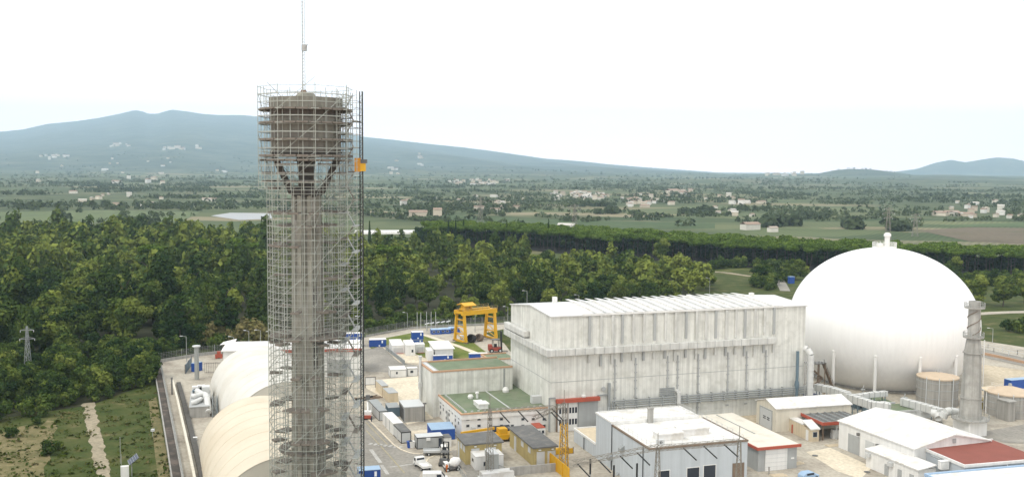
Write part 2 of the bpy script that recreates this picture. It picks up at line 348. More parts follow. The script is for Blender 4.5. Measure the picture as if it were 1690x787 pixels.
sheet('pavement', [(700,748),(740,742),(770,780),(760,800),(690,790),(700,768)], .09, g_yard)
sheet('lawn', [(608,563),(680,549),(714,556),(780,582),(800,592),(700,590),(650,566),(612,575)], .12, g_lawn)
sheet('lawn', [(775,560),(808,585),(835,594),(835,600),(775,588),(735,566)], .09, g_lawn)
sheet('lawn', [(800,549),(850,539),(850,590),(832,566)], .09, g_grass)
strip('pavement', [(700,552),(760,572),(815,594)], 2.2, .15, g_pale)
for a, b in (((606,632),(602,640)),):
    pass
# painted markings
for k in range(7): strip('road_marking', [(609+8.2*k, 731.5+.9*k), (609+8.2*k+4.6, 732+.9*k)], 1.4, .09, g_paint)
strip('road_marking', [(612,741),(628,763)], 0.8, .09, g_paint); strip('road_marking', [(630,767),(640,782)], 0.7, .09, g_paint)
strip('road_marking', [(643,770),(668,767),(692,763)], .55, .09, g_paint)
strip('road_marking', [(604,709),(640,748),(668,780)], .25, .09, g_ypaint); strip('road_marking', [(604,696),(622,715),(640,733)], .25, .09, g_ypaint)
# left field
sheet('meadow', [(-300,900),(-300,700),(0,690),(150,670),(245,630),(262,640),(290,900)], .03, g_grass)
def ragged(name, line, w, z, m, seed):
    p = [G(a[0], a[1], z) for a in line]; rr = random.Random(seed); f = []
    for a, b in zip(p, p[1:]):
        n = max(1, int((b-a).length/.7)); f += [a.lerp(b, k/n) for k in range(n)]
    vs = []
    for i in range(len(f)-1):
        d = (f[i+1]-f[i]).normalized(); q = Vector((-d.y, d.x, 0)); vs += [f[i]+q*(w/2+.9*MN.noise(Vector((i*.16,seed,0)))+rr.uniform(-.1,.1)), f[i]-q*(w/2+.9*MN.noise(Vector((i*.16,seed,9)))+rr.uniform(-.1,.1))]
    return tag(MB().add(vs, [(2*i, 2*i+2, 2*i+3, 2*i+1) for i in range(len(vs)//2-1)]).build(name, m), kind='structure')
ragged('dirt_path', [(147,664),(150,690),(156,715),(163,745),(172,790),(185,850)], 2.6, .07, g_path, 3)
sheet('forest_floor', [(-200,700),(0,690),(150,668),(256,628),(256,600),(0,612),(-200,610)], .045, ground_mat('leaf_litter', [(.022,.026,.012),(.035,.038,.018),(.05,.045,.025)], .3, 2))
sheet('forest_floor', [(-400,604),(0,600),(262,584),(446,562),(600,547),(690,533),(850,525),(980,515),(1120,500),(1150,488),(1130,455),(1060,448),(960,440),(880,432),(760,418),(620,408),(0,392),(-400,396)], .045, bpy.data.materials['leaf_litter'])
sheet('forest_floor', [(690,406),(860,411),(950,421),(1100,431),(1300,446),(1500,453),(1690,461),(1950,471),(1950,453),(1690,443),(1500,435),(1300,427),(1100,412),(950,402),(860,396),(690,392)], .3, ground_mat('shaded_needle_litter', [(.014,.014,.011),(.02,.019,.014),(.028,.024,.018)], .3, 2))  # litter colour darkened to carry the shade under the pines
sheet('dry_grass', [(-200,730),(-40,716),(0,710),(12,714),(28,704),(50,700),(66,703),(78,693),(90,694),(95,706),(86,718),(92,731),(80,744),(84,757),(72,770),(75,800),(-200,860)], .06, g_dry)
sheet('dry_grass', [(245,660),(258,655),(285,800),(262,800)], .06, g_dry)
# right side: bare earth, roads, meadows
sheet('bare_earth', [(1600,598),(1700,612),(1900,640),(1900,700),(1700,668),(1640,660),(1600,640)], .09, g_sand)
sheet('road', [(1600,570),(1700,592),(1900,630),(1900,645),(1700,606),(1600,584)], .12, g_asph)
sheet('bare_earth', [(1180,640),(1260,668),(1245,705),(1150,672)], .06, g_sand)
sheet('pavement', [(1330,745),(1370,738),(1440,770),(1420,790),(1380,776)], .06, g_pale)
sheet('road', [(1600,715),(1690,700),(1900,700),(1900,740),(1660,730)], .09, g_asph)
sheet('meadow', [(1150,452),(1240,446),(1310,462),(1320,500),(1150,500)], .05, g_grass)
sheet('meadow', [(1600,520),(1700,512),(1900,520),(1900,600),(1700,574),(1610,560)], .05, g_grass)
sheet('meadow', [(1540,480),(1720,470),(1950,480),(1950,510),(1600,512)], .05, g_grass)
strip('road', [(1560,521),(1640,516),(1700,514),(1900,508)], 6, .12, g_yard)
strip('road', [(1296,480),(1290,468),(1282,456),(1270,447)], 5, .12, g_asph)
strip('dirt_path', [(1150,446),(1200,450),(1240,456)], 5, .1, g_path)
# distant flat things: reservoir, greenhouses, ploughed fields
sheet('water', [(348,356),(380,351),(446,352),(450,361),(395,363)], .2, mat('reservoir_liner', (.30,.31,.31), .5, .1, .02))
sheet('field', [(1515,380),(1600,375),(1720,377),(1720,404),(1600,398)], .2, ground_mat('ploughed_field', [(.10,.085,.055),(.13,.105,.07),(.085,.085,.045)], .01, .2))
sheet('field', [(1530,372),(1720,366),(1720,374),(1600,374)], .25, ground_mat('green_field', [(.06,.09,.04),(.085,.12,.05),(.05,.08,.035)], .01, .1))
sheet('field', [(700,352),(900,362),(1180,368),(1180,377),(880,379),(700,374)], .2, ground_mat('vineyard_field', [(.045,.075,.03),(.06,.09,.035),(.075,.1,.045)], .01, .1))
sheet('field', [(-100,352),(180,347),(330,350),(300,366),(0,368)], .2, ground_mat('pasture_field', [(.075,.10,.045),(.10,.13,.055),(.12,.14,.065)], .01, .1))

def kerb(line, seed=1):
    P = [G(*a) for a in line]; m = MB()
    for a, b in zip(P, P[1:]): m.bar(a+Vector((0,0,.07)), b+Vector((0,0,.07)), .35, .16)
    tag(m.build('kerb', g_pale), kind='structure')
kerb([(602,686),(628,712),(650,734),(662,742),(676,747),(690,749),(745,743)]); kerb([(632,573),(646,585),(662,599),(680,601),(705,600)]); kerb([(700,768),(706,757),(722,750),(745,748)])
# ---------------------------------------------------------------- buildings of the plant
LAMPCOUNT = [0]
class B:                                  # a building: origin at its near corner, x along the front, y away along the left side
    def __init__(s, name, label, cat, O, yaw=YAW, group=None):
        s.O = Vector(O); s.yaw = yaw; s.u = Vector((cos(yaw), sin(yaw), 0)); s.w = Vector((-sin(yaw), cos(yaw), 0))
        s.r = thing(name, label, cat, s.O, yaw, group)
    def lx(s, px, y=0, z=0): return ext(s.O+s.w*y+Vector((0,0,z)), s.u, px)
    def ly(s, px, x=0, z=0): return ext(s.O+s.u*x+Vector((0,0,z)), s.w, px)
    def h(s, py, x=0, y=0): return hz(s.O+s.u*x+s.w*y, py)-s.O.z
    def loc(s, p): q = Vector(p)-s.O; return Vector((q.dot(s.u), q.dot(s.w), q.z))
    def part(s, name, m, mb, parent=None, **k): return mb.build(name, m, parent or s.r, **k)
    def win(s, face, a0, a1, z0, z1, off=0., name='window', glass=None, fr=None, fw=.08, parent=None):
        g = MB(); f = MB()
        if face == 'F':
            g.box(a0, off-.03, z0, a1, off+.05, z1)
            for q in ((a0-fw,z0-fw,a1+fw,z0),(a0-fw,z1,a1+fw,z1+fw),(a0-fw,z0,a0,z1),(a1,z0,a1+fw,z1)): f.box(q[0], off-.07, q[1], q[2], off+.04, q[3])
        else:
            g.box(off-.03, a0, z0, off+.05, a1, z1)
            for q in ((a0-fw,z0-fw,a1+fw,z0),(a0-fw,z1,a1+fw,z1+fw),(a0-fw,z0,a0,z1),(a1,z0,a1+fw,z1)): f.box(off-.07, q[0], q[1], off+.04, q[2], q[3])
        o = g.build(name, glass or m_dark, parent or s.r); f.build('frame', fr or m_lgrey, o); return o

# --- turbine hall -------------------------------------------------------------
def turbine_hall():
    b = B('turbine_hall', 'long tall white clad hall with ribbed white roof beside the white sphere', 'industrial hall', G(908,713))
    H = b.h(523.2); LX = b.lx(1328, 0, H*.6); LY = 29.0
    HR, YR, HB = H+.75, 14.1, H-1.1
    b.part('wall', m_wall, MB().extr([(0,0),(LY,0),(LY,HB),(YR,HR),(0,H)], 'x', 0, LX))
    rf = b.part('roof', m_hroof, MB().extr([(-.35,H-.02),(-.35,H+.2),(YR,HR+.22),(LY+.3,HB+.2),(LY+.3,HB-.02),(YR,HR+.02),(0,H+.02)], 'x', -.3, LX+.3))
    xb = b.lx(1291, 0, H)
    for k in range(19):                                                   # raised roof ribs over the bays
        x = b.lx(985, 0, H)+k*(xb-b.lx(985, 0, H))/19
        MB().extr([(-.2,H+.2),(-.2,H+.5),(YR-.6,HR+.6),(YR+6,HR+.3),(YR,HR+.2)], 'x', x, x+.7 if k % 3 else x+1.0).build('rib', m_hroof if k % 2 else m_wroof, rf); MB().box(x-.22, .2, H+.2, x-.02, YR-1, H+.36).build('rib', m_grey, rf)
    MB().box(b.lx(960,0,H), -.42, H-.02, xb, -.36, H+.45).build('parapet', m_white, rf)
    z0, z1 = b.h(587), b.h(575.5)
    band = MB(); xe = b.lx(1277, 0, z0)
    band.box(-1.5, -1.3, z0, xe, 0, z1).box(-1.5, 0, z0, 0, LY+1.5, z1)
    m_gal = mat('gallery_sheet', (.57,.57,.535), .6, .1, .5, streak=.2, dirt=(.42,.42,.38), dirtamt=.6, dscale=.4)
    ba = b.part('cable_gallery', m_gal, band, bevel=.12)
    for k in range(int(xe/2.4)): MB().box(.6+2.4*k, -1.36, z0-.02, .7+2.4*k, -1.28, z1+.03).build('joint', m_grey, ba)
    for k in range(12): MB().box(-1.56, 1+2.4*k, z0-.02, -1.48, 1.1+2.4*k, z1+.03).build('joint', m_grey, ba)
    b.part('cable_gallery', m_gal, MB().box(-1.5, 14.5, z1+.25, -.1, LY+1.2, z1+1.7), bevel=.15)
    # panel frame over the upper bays, and pilasters
    xa = b.lx(960, 0, H)
    b.part('bay_panel', m_wall, MB().box(xa, -.12, b.h(592), xb-.1, .02, H-.6))
    xs = [972,991,1009.8,1026,1044,1061.7,1079,1097,1113.7,1131,1148,1163.5,1180,1197,1213,1228,1244.5,1260,1275.7]
    zl = b.h(583)
    for k, px in enumerate(xs):
        x = b.lx(px, 0, 20); zz = z1+R.uniform(.2,.9)
        b.part('pilaster', m_gal if k % 3 else m_grey, MB().box(x-.28, -.5, zz, x+.28, -.1, H-.1)); xq_ = x+.42
        
        for zq in (R.uniform(0,.25), R.uniform(.35,.55), R.uniform(.6,.75)):
            if R.random() < .75: b.part('groove', m_pipe if k % 3 == 1 else m_grey, MB().box(xq_-.09, -.16, zz+.6+(H-zz-2)*zq, xq_+.05, -.1, zz+.6+(H-zz-2)*min(1, zq+R.uniform(.08,.22))))
        b.part('pilaster', m_grey if k % 2 else m_gal, MB().box(x-.26, -.42, z0-R.uniform(2.,3.), x+.26, -.1, z0-.05))
        if k in (2,4,7,8,10,13,15,17):                                     # ladder-like downpipes below the gallery
            dp = MB().box(x+.7, -.2, 5.5 if k % 2 else 1.5, x+1.0, .02, z0-1.6)
            for q in range(7): dp.box(x+.5, -.26, 3+q*1.9, x+1.2, -.1, 3.25+q*1.9)
            b.part('downpipe', m_grey, dp)
    b.part('seam', m_grey, MB().box(-.05, -.04, b.h(631.6), LX, .02, b.h(631.6)+.12).box(-.04, 0, b.h(631.6), .02, LY, b.h(631.6)+.12))
    # big door under the red rail
    xd0, xd1, xd2 = b.lx(919), b.lx(952), b.lx(985)
    zr = b.h(661.5, b.lx(950))
    b.part('door_rail', m_redp, MB().box(xd0-.4, -1.1, zr, xd2+.3, -.1, zr+.85))
    lw = (xd1-xd0)/2; 
    for k in range(2):
        d = b.part('door', m_white, MB().box(xd0+lw*k+.05, -.45, .1, xd0+lw*(k+1)-.05, -.15, zr-.05))
        for row in (.33, .72):
            for c in range(3):
                MB().box(xd0+lw*k+lw*(.14+.29*c), -.5, zr*row-.65, xd0+lw*k+lw*(.14+.29*c)+lw*.19, -.44, zr*row+.65).build('pane', m_dark, d)
        if k == 0: MB().box(xd0-.35, -.6, .1, xd0-.12, -.15, zr).build('post', m_rust, d)
        else: MB().box(xd0+lw-.09, -.56, .1, xd0+lw+.09, -.44, zr).build('post', m_rust, d)
    b.part('door', m_grey, MB().box(xd1+.15, -.4, .1, xd2, -.15, zr-.2))
    b.part('wall_lamp', m_white, MB().box(b.lx(958), -.8, zr+.9, b.lx(964), -.1, zr+1.5), bevel=.1)
    # pipe bundle along the front
    xp0, xp1 = b.lx(1008), b.lx(1322)
    for k in range(4):
        za = b.h(660.5+3.6*k, xp0); 
        b.part('pipe', m_pipe, MB().tube((xp0+.5*k, -.9, za), (xp1, -.9, za), .19, 6).tube((xp0+.5*k, -.9, za+.05), (xp0+.5*k, -.9, .2), .16, 6) if k < 2 else MB().tube((xp0+.5*k, -.9, za), (xp1, -.9, za), .19, 6))
    for k in range(16): b.part('pipe_bracket', m_grey, MB().box(xp0+3+k*3.3, -1.1, b.h(674, xp0), xp0+3.12+k*3.3, 0, b.h(658, xp0)))
    xv = b.lx(1003.5)
    b.part('riser', m_pipe, MB().box(xv-.3, -.6, .2, xv+.25, -.05, b.h(631, xv)))
    b.part('cable_tray', m_pipe, MB().box(-.5, -.3, b.h(656.5)-.1, xd0-.5, -.05, b.h(656.5)+.15).box(-.5, -.3, .2, -.2, -.05, b.h(656.5))); b.part('cable_tray', m_pipe, MB().box(xd2, -.35, zr+.9, xv, -.05, zr+1.15))
    xl = b.lx(1100)
    lv = MB()
    for k in range(5): lv.box(xl-2, -.2, b.h(652.5, xl)+.42*k, xl+1.9, .02, b.h(652.5, xl)+.42*k+.25)
    b.part('louvre', m_pipe, lv)
    xe2 = b.lx(1116)
    b.part('vent_pipe', m_duct, MB().path([(xe2, 0, b.h(645, xe2)), (xe2, -1.1, b.h(645, xe2)), (xe2, -1.1, b.h(664, xe2))], .5, 10), smooth=True)
    xq = b.lx(994.5); b.part('round_vent', m_grey, MB().tube((xq, -.35, b.h(641, xq)), (xq, 0, b.h(641, xq)), .55, 12))
    xg = b.lx(1309.5); b.part('vent_pipe', m_bpipe, MB().tube((xg, -1.1, .1), (xg, -1.1, b.h(578, xg)), .38, 10).lathe([(.45, b.h(640, xg)), (.6, b.h(640, xg)+1), (.45, b.h(640, xg)+2)], 10, (xg, -1.1)), smooth=True)
    vents = MB()
    for px, dy in ((930,20),(1140,15),(1240,14)): x = b.lx(px, 14, H); vents.box(x-.5, dy-.5, HB, x+.5, dy+.5, HR+1.0)
    vents.build('vent', m_white, rf)
    # white exhaust duct on the right end
    xr = b.lx(1327.5, -1.0, 8)+1.6; zt = b.h(574, xr)
    pts = [(xr-2.0, 2.5, zt-1.0), (xr-1.3, 1.2, zt-.1), (xr-.4, -.2, zt-.3), (xr, -1.0, zt-1.6), (xr, -1.0, 2.0)]
    d = MB().path(pts, .85, 14)
    for k in range(8): d.lathe([(.95, 3+k*1.5), (.95, 3.14+k*1.5)], 14, (xr, -1.0))
    b.part('exhaust_duct', m_duct, d, smooth=True)
    lad = MB()
    for s in (0, .7): lad.bar((xr-1.6+s, -1.3, .3), (xr-1.6+s, -1.3, zt-1), .09)
    for k in range(28): lad.bar((xr-1.6, -1.3, .6+.45*k), (xr-.9, -1.3, .6+.45*k), .06)
    b.part('ladder', m_lgrey, lad)
    c = MB().box(0, 0, 0, 2.2, 5, 2.6).build('skip_container', m_black, loc=b.O+U*(xd2-.4)+V*(-6), rot=YAW)
    tag(c, 'black container standing right of the big white hall door', 'container')
    return b
HALL = turbine_hall()

# --- low annexes with green roofs ---------------------------------------------
def edged_roof(b, x0, y0, x1, y1, z, m, me, w=.32, h=.3):
    r = b.part('roof', m, MB().box(x0, y0, z, x1, y1, z+.08))
    MB().box(x0-.1, y0-.1, z-.1, x1, y0+w, z+h).box(x0-.1, y0+w, z-.1, x0+w, y1, z+h).build('edge', me, r); return r
def green_annex():
    b = B('annex', 'windowless pale annex with flat green roof left of the white hall', 'industrial building', G(713.5,688.5), radians(20.5))
    H = b.h(614.5); LX = b.lx(846, 0, H); LY = b.ly(692.5, 0, H)
    b.part('wall', m_wall, MB().box(0, 0, 0, LX, LY, H))
    r = edged_roof(b, 0, 0, LX, LY, H+.02, m_green, m_orange)
    MB().box(0, LY-.4, H, LX, LY, H+.5).build('edge', m_orange, r)
    mem = MB().box(.45, .45, H+.1, 1.4, LY-.4, H+.32)
    for k in range(int(LY)): mem.box(1.5, .7+k, H+.1, 1.75, 1.0+k, H+.35)
    mem.build('gutter', m_lgrey, r)
    b.part('drainpipe', m_duct, MB().tube((-.5, LY-2.5, 0), (-.5, LY-2.5, H+2.2), .33, 8).box(-.9, LY-2.9, H*.5, -.1, LY-2.1, H*.5+1.2).box(-.9, LY-2.9, H+1.9, -.1, LY-2.1, H+2.4))
    b2 = b.part('corner_strip', m_pipe, MB().box(LX-2.4, -.12, 0, LX-2.1, .02, H-.2))
    return b
ANX = green_annex()
def office_annex():
    b = B('office_annex', 'low white annex with rows of small windows and green roof with orange edge', 'industrial building', G(762.3,722), radians(19.5))
    H = b.h(683.5); LX = b.lx(905, 0, H); LY = b.ly(713.7, 0, H)
    b.part('wall', m_white, MB().box(0, 0, 0, LX, LY, H))
    b.part('wall_panel', m_white, MB().box(-.22, -.22, H-1.25, LX, 0, H-.02).box(-.22, 0, H-1.25, 0, LY, H-.02))
    r = edged_roof(b, -.25, -.25, LX+.8, LY, H+.02, m_green, m_orange, .4, .2)
    mem = MB()
    for k in range(int(LY/1.1)): mem.box(1.1, 1+1.1*k, H+.1, 1.4, 1.35+1.1*k, H+.4)
    for k in range(int(LX/1.5)): mem.box(1+1.5*k, 1.2, H+.1, 1.5+1.5*k, 1.45, H+.3)
    mem.box(LX-9, 2, H+.1, LX-8.7, LY-2, H+.2); mem.build('roof_anchor', m_lgrey, r)
    for c, px in enumerate((772,790.5,809,827.5,845.5,863,880,898)):
        x = b.lx(px, 0, 4)
        for k, py in enumerate((691,702,713.5)):
            if (c*3+k) % 7 == 5 or (c > 3 and k == 2): continue
            z = b.h(py+.045*(x-10)*0, x)
            if k == 2 and z < .6: continue
            b.win('F', x-.32, x+.32, z-.25, z+.22, fr=m_grey)
    for c in range(9):
        y = LY*(.1+.1*c)
        for z in (H*.25, H*.52, H*.75):
            if (c*2+int(z)) % 5 == 1: continue
            b.win('L', y-.33, y+.33, z-.3, z+.3, fr=m_grey)
    b.part('door', m_grey, MB().box(-.12, LY*.43, 0, .02, LY*.43+1.3, H*.6))
    def roofthing(px, py, label, mb, m, cat='roof vent'):
        p = G(px, py, H+.12); o = mb.build('roof_vent', m, loc=p, rot=b.yaw); return tag(o, label, cat)
    roofthing(795, 672, 'white box shaped vent hood in the middle of the green annex roof', MB().box(-1.1,-1.5,0,1.1,1.0,1.0).box(-1.3,-1.7,1.0,1.3,1.2,1.3).box(-.9,1.2,0,.9,3.4,.8).box(-1.0,1.1,.8,1.0,3.5,1.0), m_white)
    roofthing(776.5, 657, 'small round white cowl left of the box vent on green roof', MB().lathe([(.6,0),(.7,.5),(.5,.9),(0,1.0)], 10), m_white)
    roofthing(787.5, 656.5, 'slim white vent pipe behind the box vent on green roof', MB().lathe([(.3,0),(.3,1.1),(.5,1.15),(.45,1.5),(0,1.6)], 10), m_white)
    roofthing(834.5, 646, 'white cowl near the hall wall on the green annex roof', MB().lathe([(.8,0),(.85,.5),(.5,1.1),(0,1.2)], 10), m_white)
    roofthing(886, 664, 'pale cooling unit at the right corner of the green annex roof', MB().box(-1.4,-.8,0,1.4,.8,1.7).tube((-.7,-.85,.9),(-.7,-.8,.9),.55,12).tube((.7,-.85,.9),(.7,-.8,.9),.55,12), m_lgrey, 'cooling unit')
    b.part('air_conditioner', m_lgrey, MB().box(b.lx(778), -.55, b.h(709,b.lx(778)), b.lx(784), 0, b.h(704,b.lx(778))))
    return b
OFF = office_annex()
def roof_behind():
    p = G(838, 588); b = B('pump_house', 'flat green roof with terracotta edge behind the annex beside the white hall', 'industrial building', G(808,602), radians(20.5))
    H = 4.5; b.O = G(808, 594, H)-Vector((0,0,H)); b.r.location = b.O
    LX = b.lx(850, 0, H); LY = 8
    b.part('wall', m_wall, MB().box(0,0,0,LX,LY,H)); r = edged_roof(b, 0, 0, LX, LY, H+.02, m_green, m_orange); MB().box(0,LY-.5,H,LX,LY,H+.45).build('edge', m_orange, r)
roof_behind()

# --- blue grey building in front ----------------------------------------------
def railing(mb, pts, h=1.0, step=2.0, r=.035):
    for a, b in zip(pts, pts[1:]):
        a = Vector(a); b = Vector(b); n = max(1, int((b-a).length/step))
        for k in range(n+1): p = a.lerp(b, k/n); mb.bar(p, p+Vector((0,0,h)), r*1.3)
        for q in (.5, 1.0): mb.bar(a+Vector((0,0,h*q)), b+Vector((0,0,h*q)), r)
    return mb
def blue_building():
    H = 9.0; O = G(1072, 741, H); O.z = 0
    b = B('control_building', 'pale blue grey building with two white roof levels in the foreground', 'industrial building', O, radians(17.5))
    LX = b.lx(1234, 0, H); LY = b.ly(1010, 0, H)
    HA = b.h(697.5, 0, LY); LXA = b.lx(1152, LY, HA); LYA = b.ly(984, 0, HA)
    HC = b.h(733, 0, LYA); LYC = b.ly(947.5, 0, HC)
    b.part('wall', m_blueg, MB().box(0,0,0,LX,LY,H).box(0,LY,0,LXA,LYA,HA).box(0,LYA,0,7.5,LYC,HC))
    r = b.part('roof', m_wroof, MB().box(.15,.15,H-.05,LX-.15,LY,H+.1))
    MB().box(-.15,-.15,H-.1,LX+.1,.2,H+.22).box(-.15,.2,H-.1,.2,LY-.01,H+.22).box(LX-.2,.2,H-.1,LX+.1,LY,H+.22).build('edge', m_rust, r)
    r2 = b.part('roof', m_wroof, MB().box(.15,LY+.1,HA-.05,LXA-.1,LYA-.15,HA+.1))
    MB().box(-.15,LY-.15,HA-.25,LXA+.1,LY+.15,HA+.3).box(-.15,LY+.15,HA-.1,.2,LYA+.1,HA+.22).box(.2,LYA-.2,HA-.1,LXA+.1,LYA+.1,HA+.25).box(LXA-.2,LY+.15,HA-.1,LXA+.1,LYA-.2,HA+.22).build('edge', m_white, r2)
    r3 = b.part('roof', m_beigeb, MB().box(.1,LYA+.1,HC-.02,7.4,LYC-.1,HC+.06))
    MB().box(-.12,LYA,HC-.1,.18,LYC+.1,HC+.3).box(.18,LYC-.2,HC-.1,7.5,LYC+.1,HC+.3).build('edge', m_white, r3)
    pn = b.part('wall_panel', m_white, MB().box(.3, LY-.12, H+.1, LXA, LY, HA-.25))
    pl = MB()
    for k in range(7): pl.box(LXA*(.04+.155*k), LY-.35, H+.1, LXA*(.04+.155*k)+.5, LY-.1, HA-.3)
    pl.build('pilaster', m_white, pn)
    b.part('railing', m_lgrey, railing(railing(MB(), [(.5,.6,H+.1),(LX-.6,.6,H+.1),(LX-.6,LY-.5,H+.1)]), [(.6,.6,H+.1),(.6,LY-.6,H+.1)]))
    b.part('railing', m_lgrey, railing(MB(), [(.5,LY+.5,HA+.1),(LXA-.5,LY+.5,HA+.1),(LXA-.5,LYA-.5,HA+.1),(.5,LYA-.5,HA+.1)]))
    for px, py, nm in ((1103,724,'left'),(1142,716,'right')):
        p = b.loc(G(px, py, H)); w = 3.0 if nm == 'right' else 2.6
        o = MB().box(-w,-1.3,0,w,1.3,1.15).box(-w-.15,-1.45,1.15,w+.15,1.45,1.4).build('roof_hatch', m_wroof, loc=b.O+b.u*p.x+b.w*p.y+Vector((0,0,H+.1)), rot=b.yaw)
        tag(o, 'white boxed skylight on the '+('right' if nm == 'right' else 'left')+' half of the lower white roof', 'roof hatch')
    xv = b.lx(1070, LY+.3, HA); 
    b.part('chimney', m_conc, MB().box(xv-.55, LY-.9, H+.1, xv+.55, LY-.36, b.h(673, xv, LY)).box(xv-.65, LY-1, b.h(673, xv, LY), xv+.65, LY-.3, b.h(673, xv, LY)+.25))
    for px0, px1, py0, py1 in ((1086,1105,777,800),(1134,1154,772,800),(1161.5,1181,768,798)):
        x0, x1 = b.lx(px0, 0, 5), b.lx(px1, 0, 5); z0, z1 = b.h(py1, x0), b.h(py0, x0)
        b.win('F', x0, x1, max(z0, 2.5), z1, fw=.12, fr=m_white)
    x0, x1 = b.lx(1209,0,5), b.lx(1228,0,5)
    b.part('door', m_rust, MB().box(x0, -.12, 0, x1, .02, b.h(764, x0)))
    for px, py in ((1029,738),(1010,752),(1021,783)):
        y = b.ly(px, 0, 5); z = b.h(py, 0, y)
        b.part('wall_lamp', m_pipe, MB().extr([(0,z-.7),(0,z+.5),(-.95,z-.1),(-.95,z-.75)], 'y', y-.5, y+.5))
    for px in (965,1010.5,1062):
        y = b.ly(px, 0, 5); b.part('drainpipe', m_black, MB().tube((-.15, y, 0), (-.15, y, (HC if px < 980 else HA if px < 1015 else H)-.2), .08, 6))
    return b
BLUE = blue_building()

# --- long flat annex, gabled sheds, red roof ----------------------------------
def flat_store():
    b = B('flat_store', 'long low store with pale flat roof, red fascia and large white door', 'store building', G(1250,779), radians(17.5))
    H = b.h(741); LX = b.lx(1319, 0, H); LY = b.ly(1147, 0, H)
    b.part('wall', m_grey, MB().box(.3,.3,0,LX-.3,LY,H))
    r = b.part('roof', mat('pale_flat_roof', (.62,.585,.50), .85, .12, .4, dirt=(.5,.46,.38), dirtamt=.6, dscale=.3), MB().box(-.05,-.05,H,LX+.05,LY,H+.35))
    MB().box(-.3,-.35,H-.15,LX+.3,-.05,H+.4).build('fascia', m_redp, r); MB().box(-.3,-.05,H-.15,-.05,7,H+.4).build('fascia', m_redp, r)
    x0, x1 = b.lx(1264, 0, 3), b.lx(1300, 0, 3)
    d = b.part('door', m_white, MB().box(x0, .1, .05, x1, .28, H-.35)); g = MB()
    for k in range(1, 5): g.box(x0, .06, k*(H-.4)/5, x1, .12, k*(H-.4)/5+.05)
    g.build('rail', m_lgrey, d)
    b.part('railing', m_lgrey, railing(MB(), [(.3,8,H+.35),(.3,LY-.5,H+.35),(LX-.3,LY-.5,H+.35)]))
    b.part('gutter', m_grey, MB().box(LX*.5,9,H+.35,LX*.5+.15,LY-1,H+.5))
    b.part('sign_plate', m_white, MB().box(b.lx(1307,0,3), .22, 2.0, b.lx(1312,0,3), .31, 2.3))
    o = MB().lathe([(.13,0),(.13,1.4),(.2,1.45),(.2,1.6),(0,1.62)], 8).bar((0,-.3,1.1),(0,.3,1.1),.1).build('standpipe', m_conc, loc=G(1269,783), rot=YAW); tag(o, 'grey standpipe in front of the white store door', 'standpipe')
flat_store()
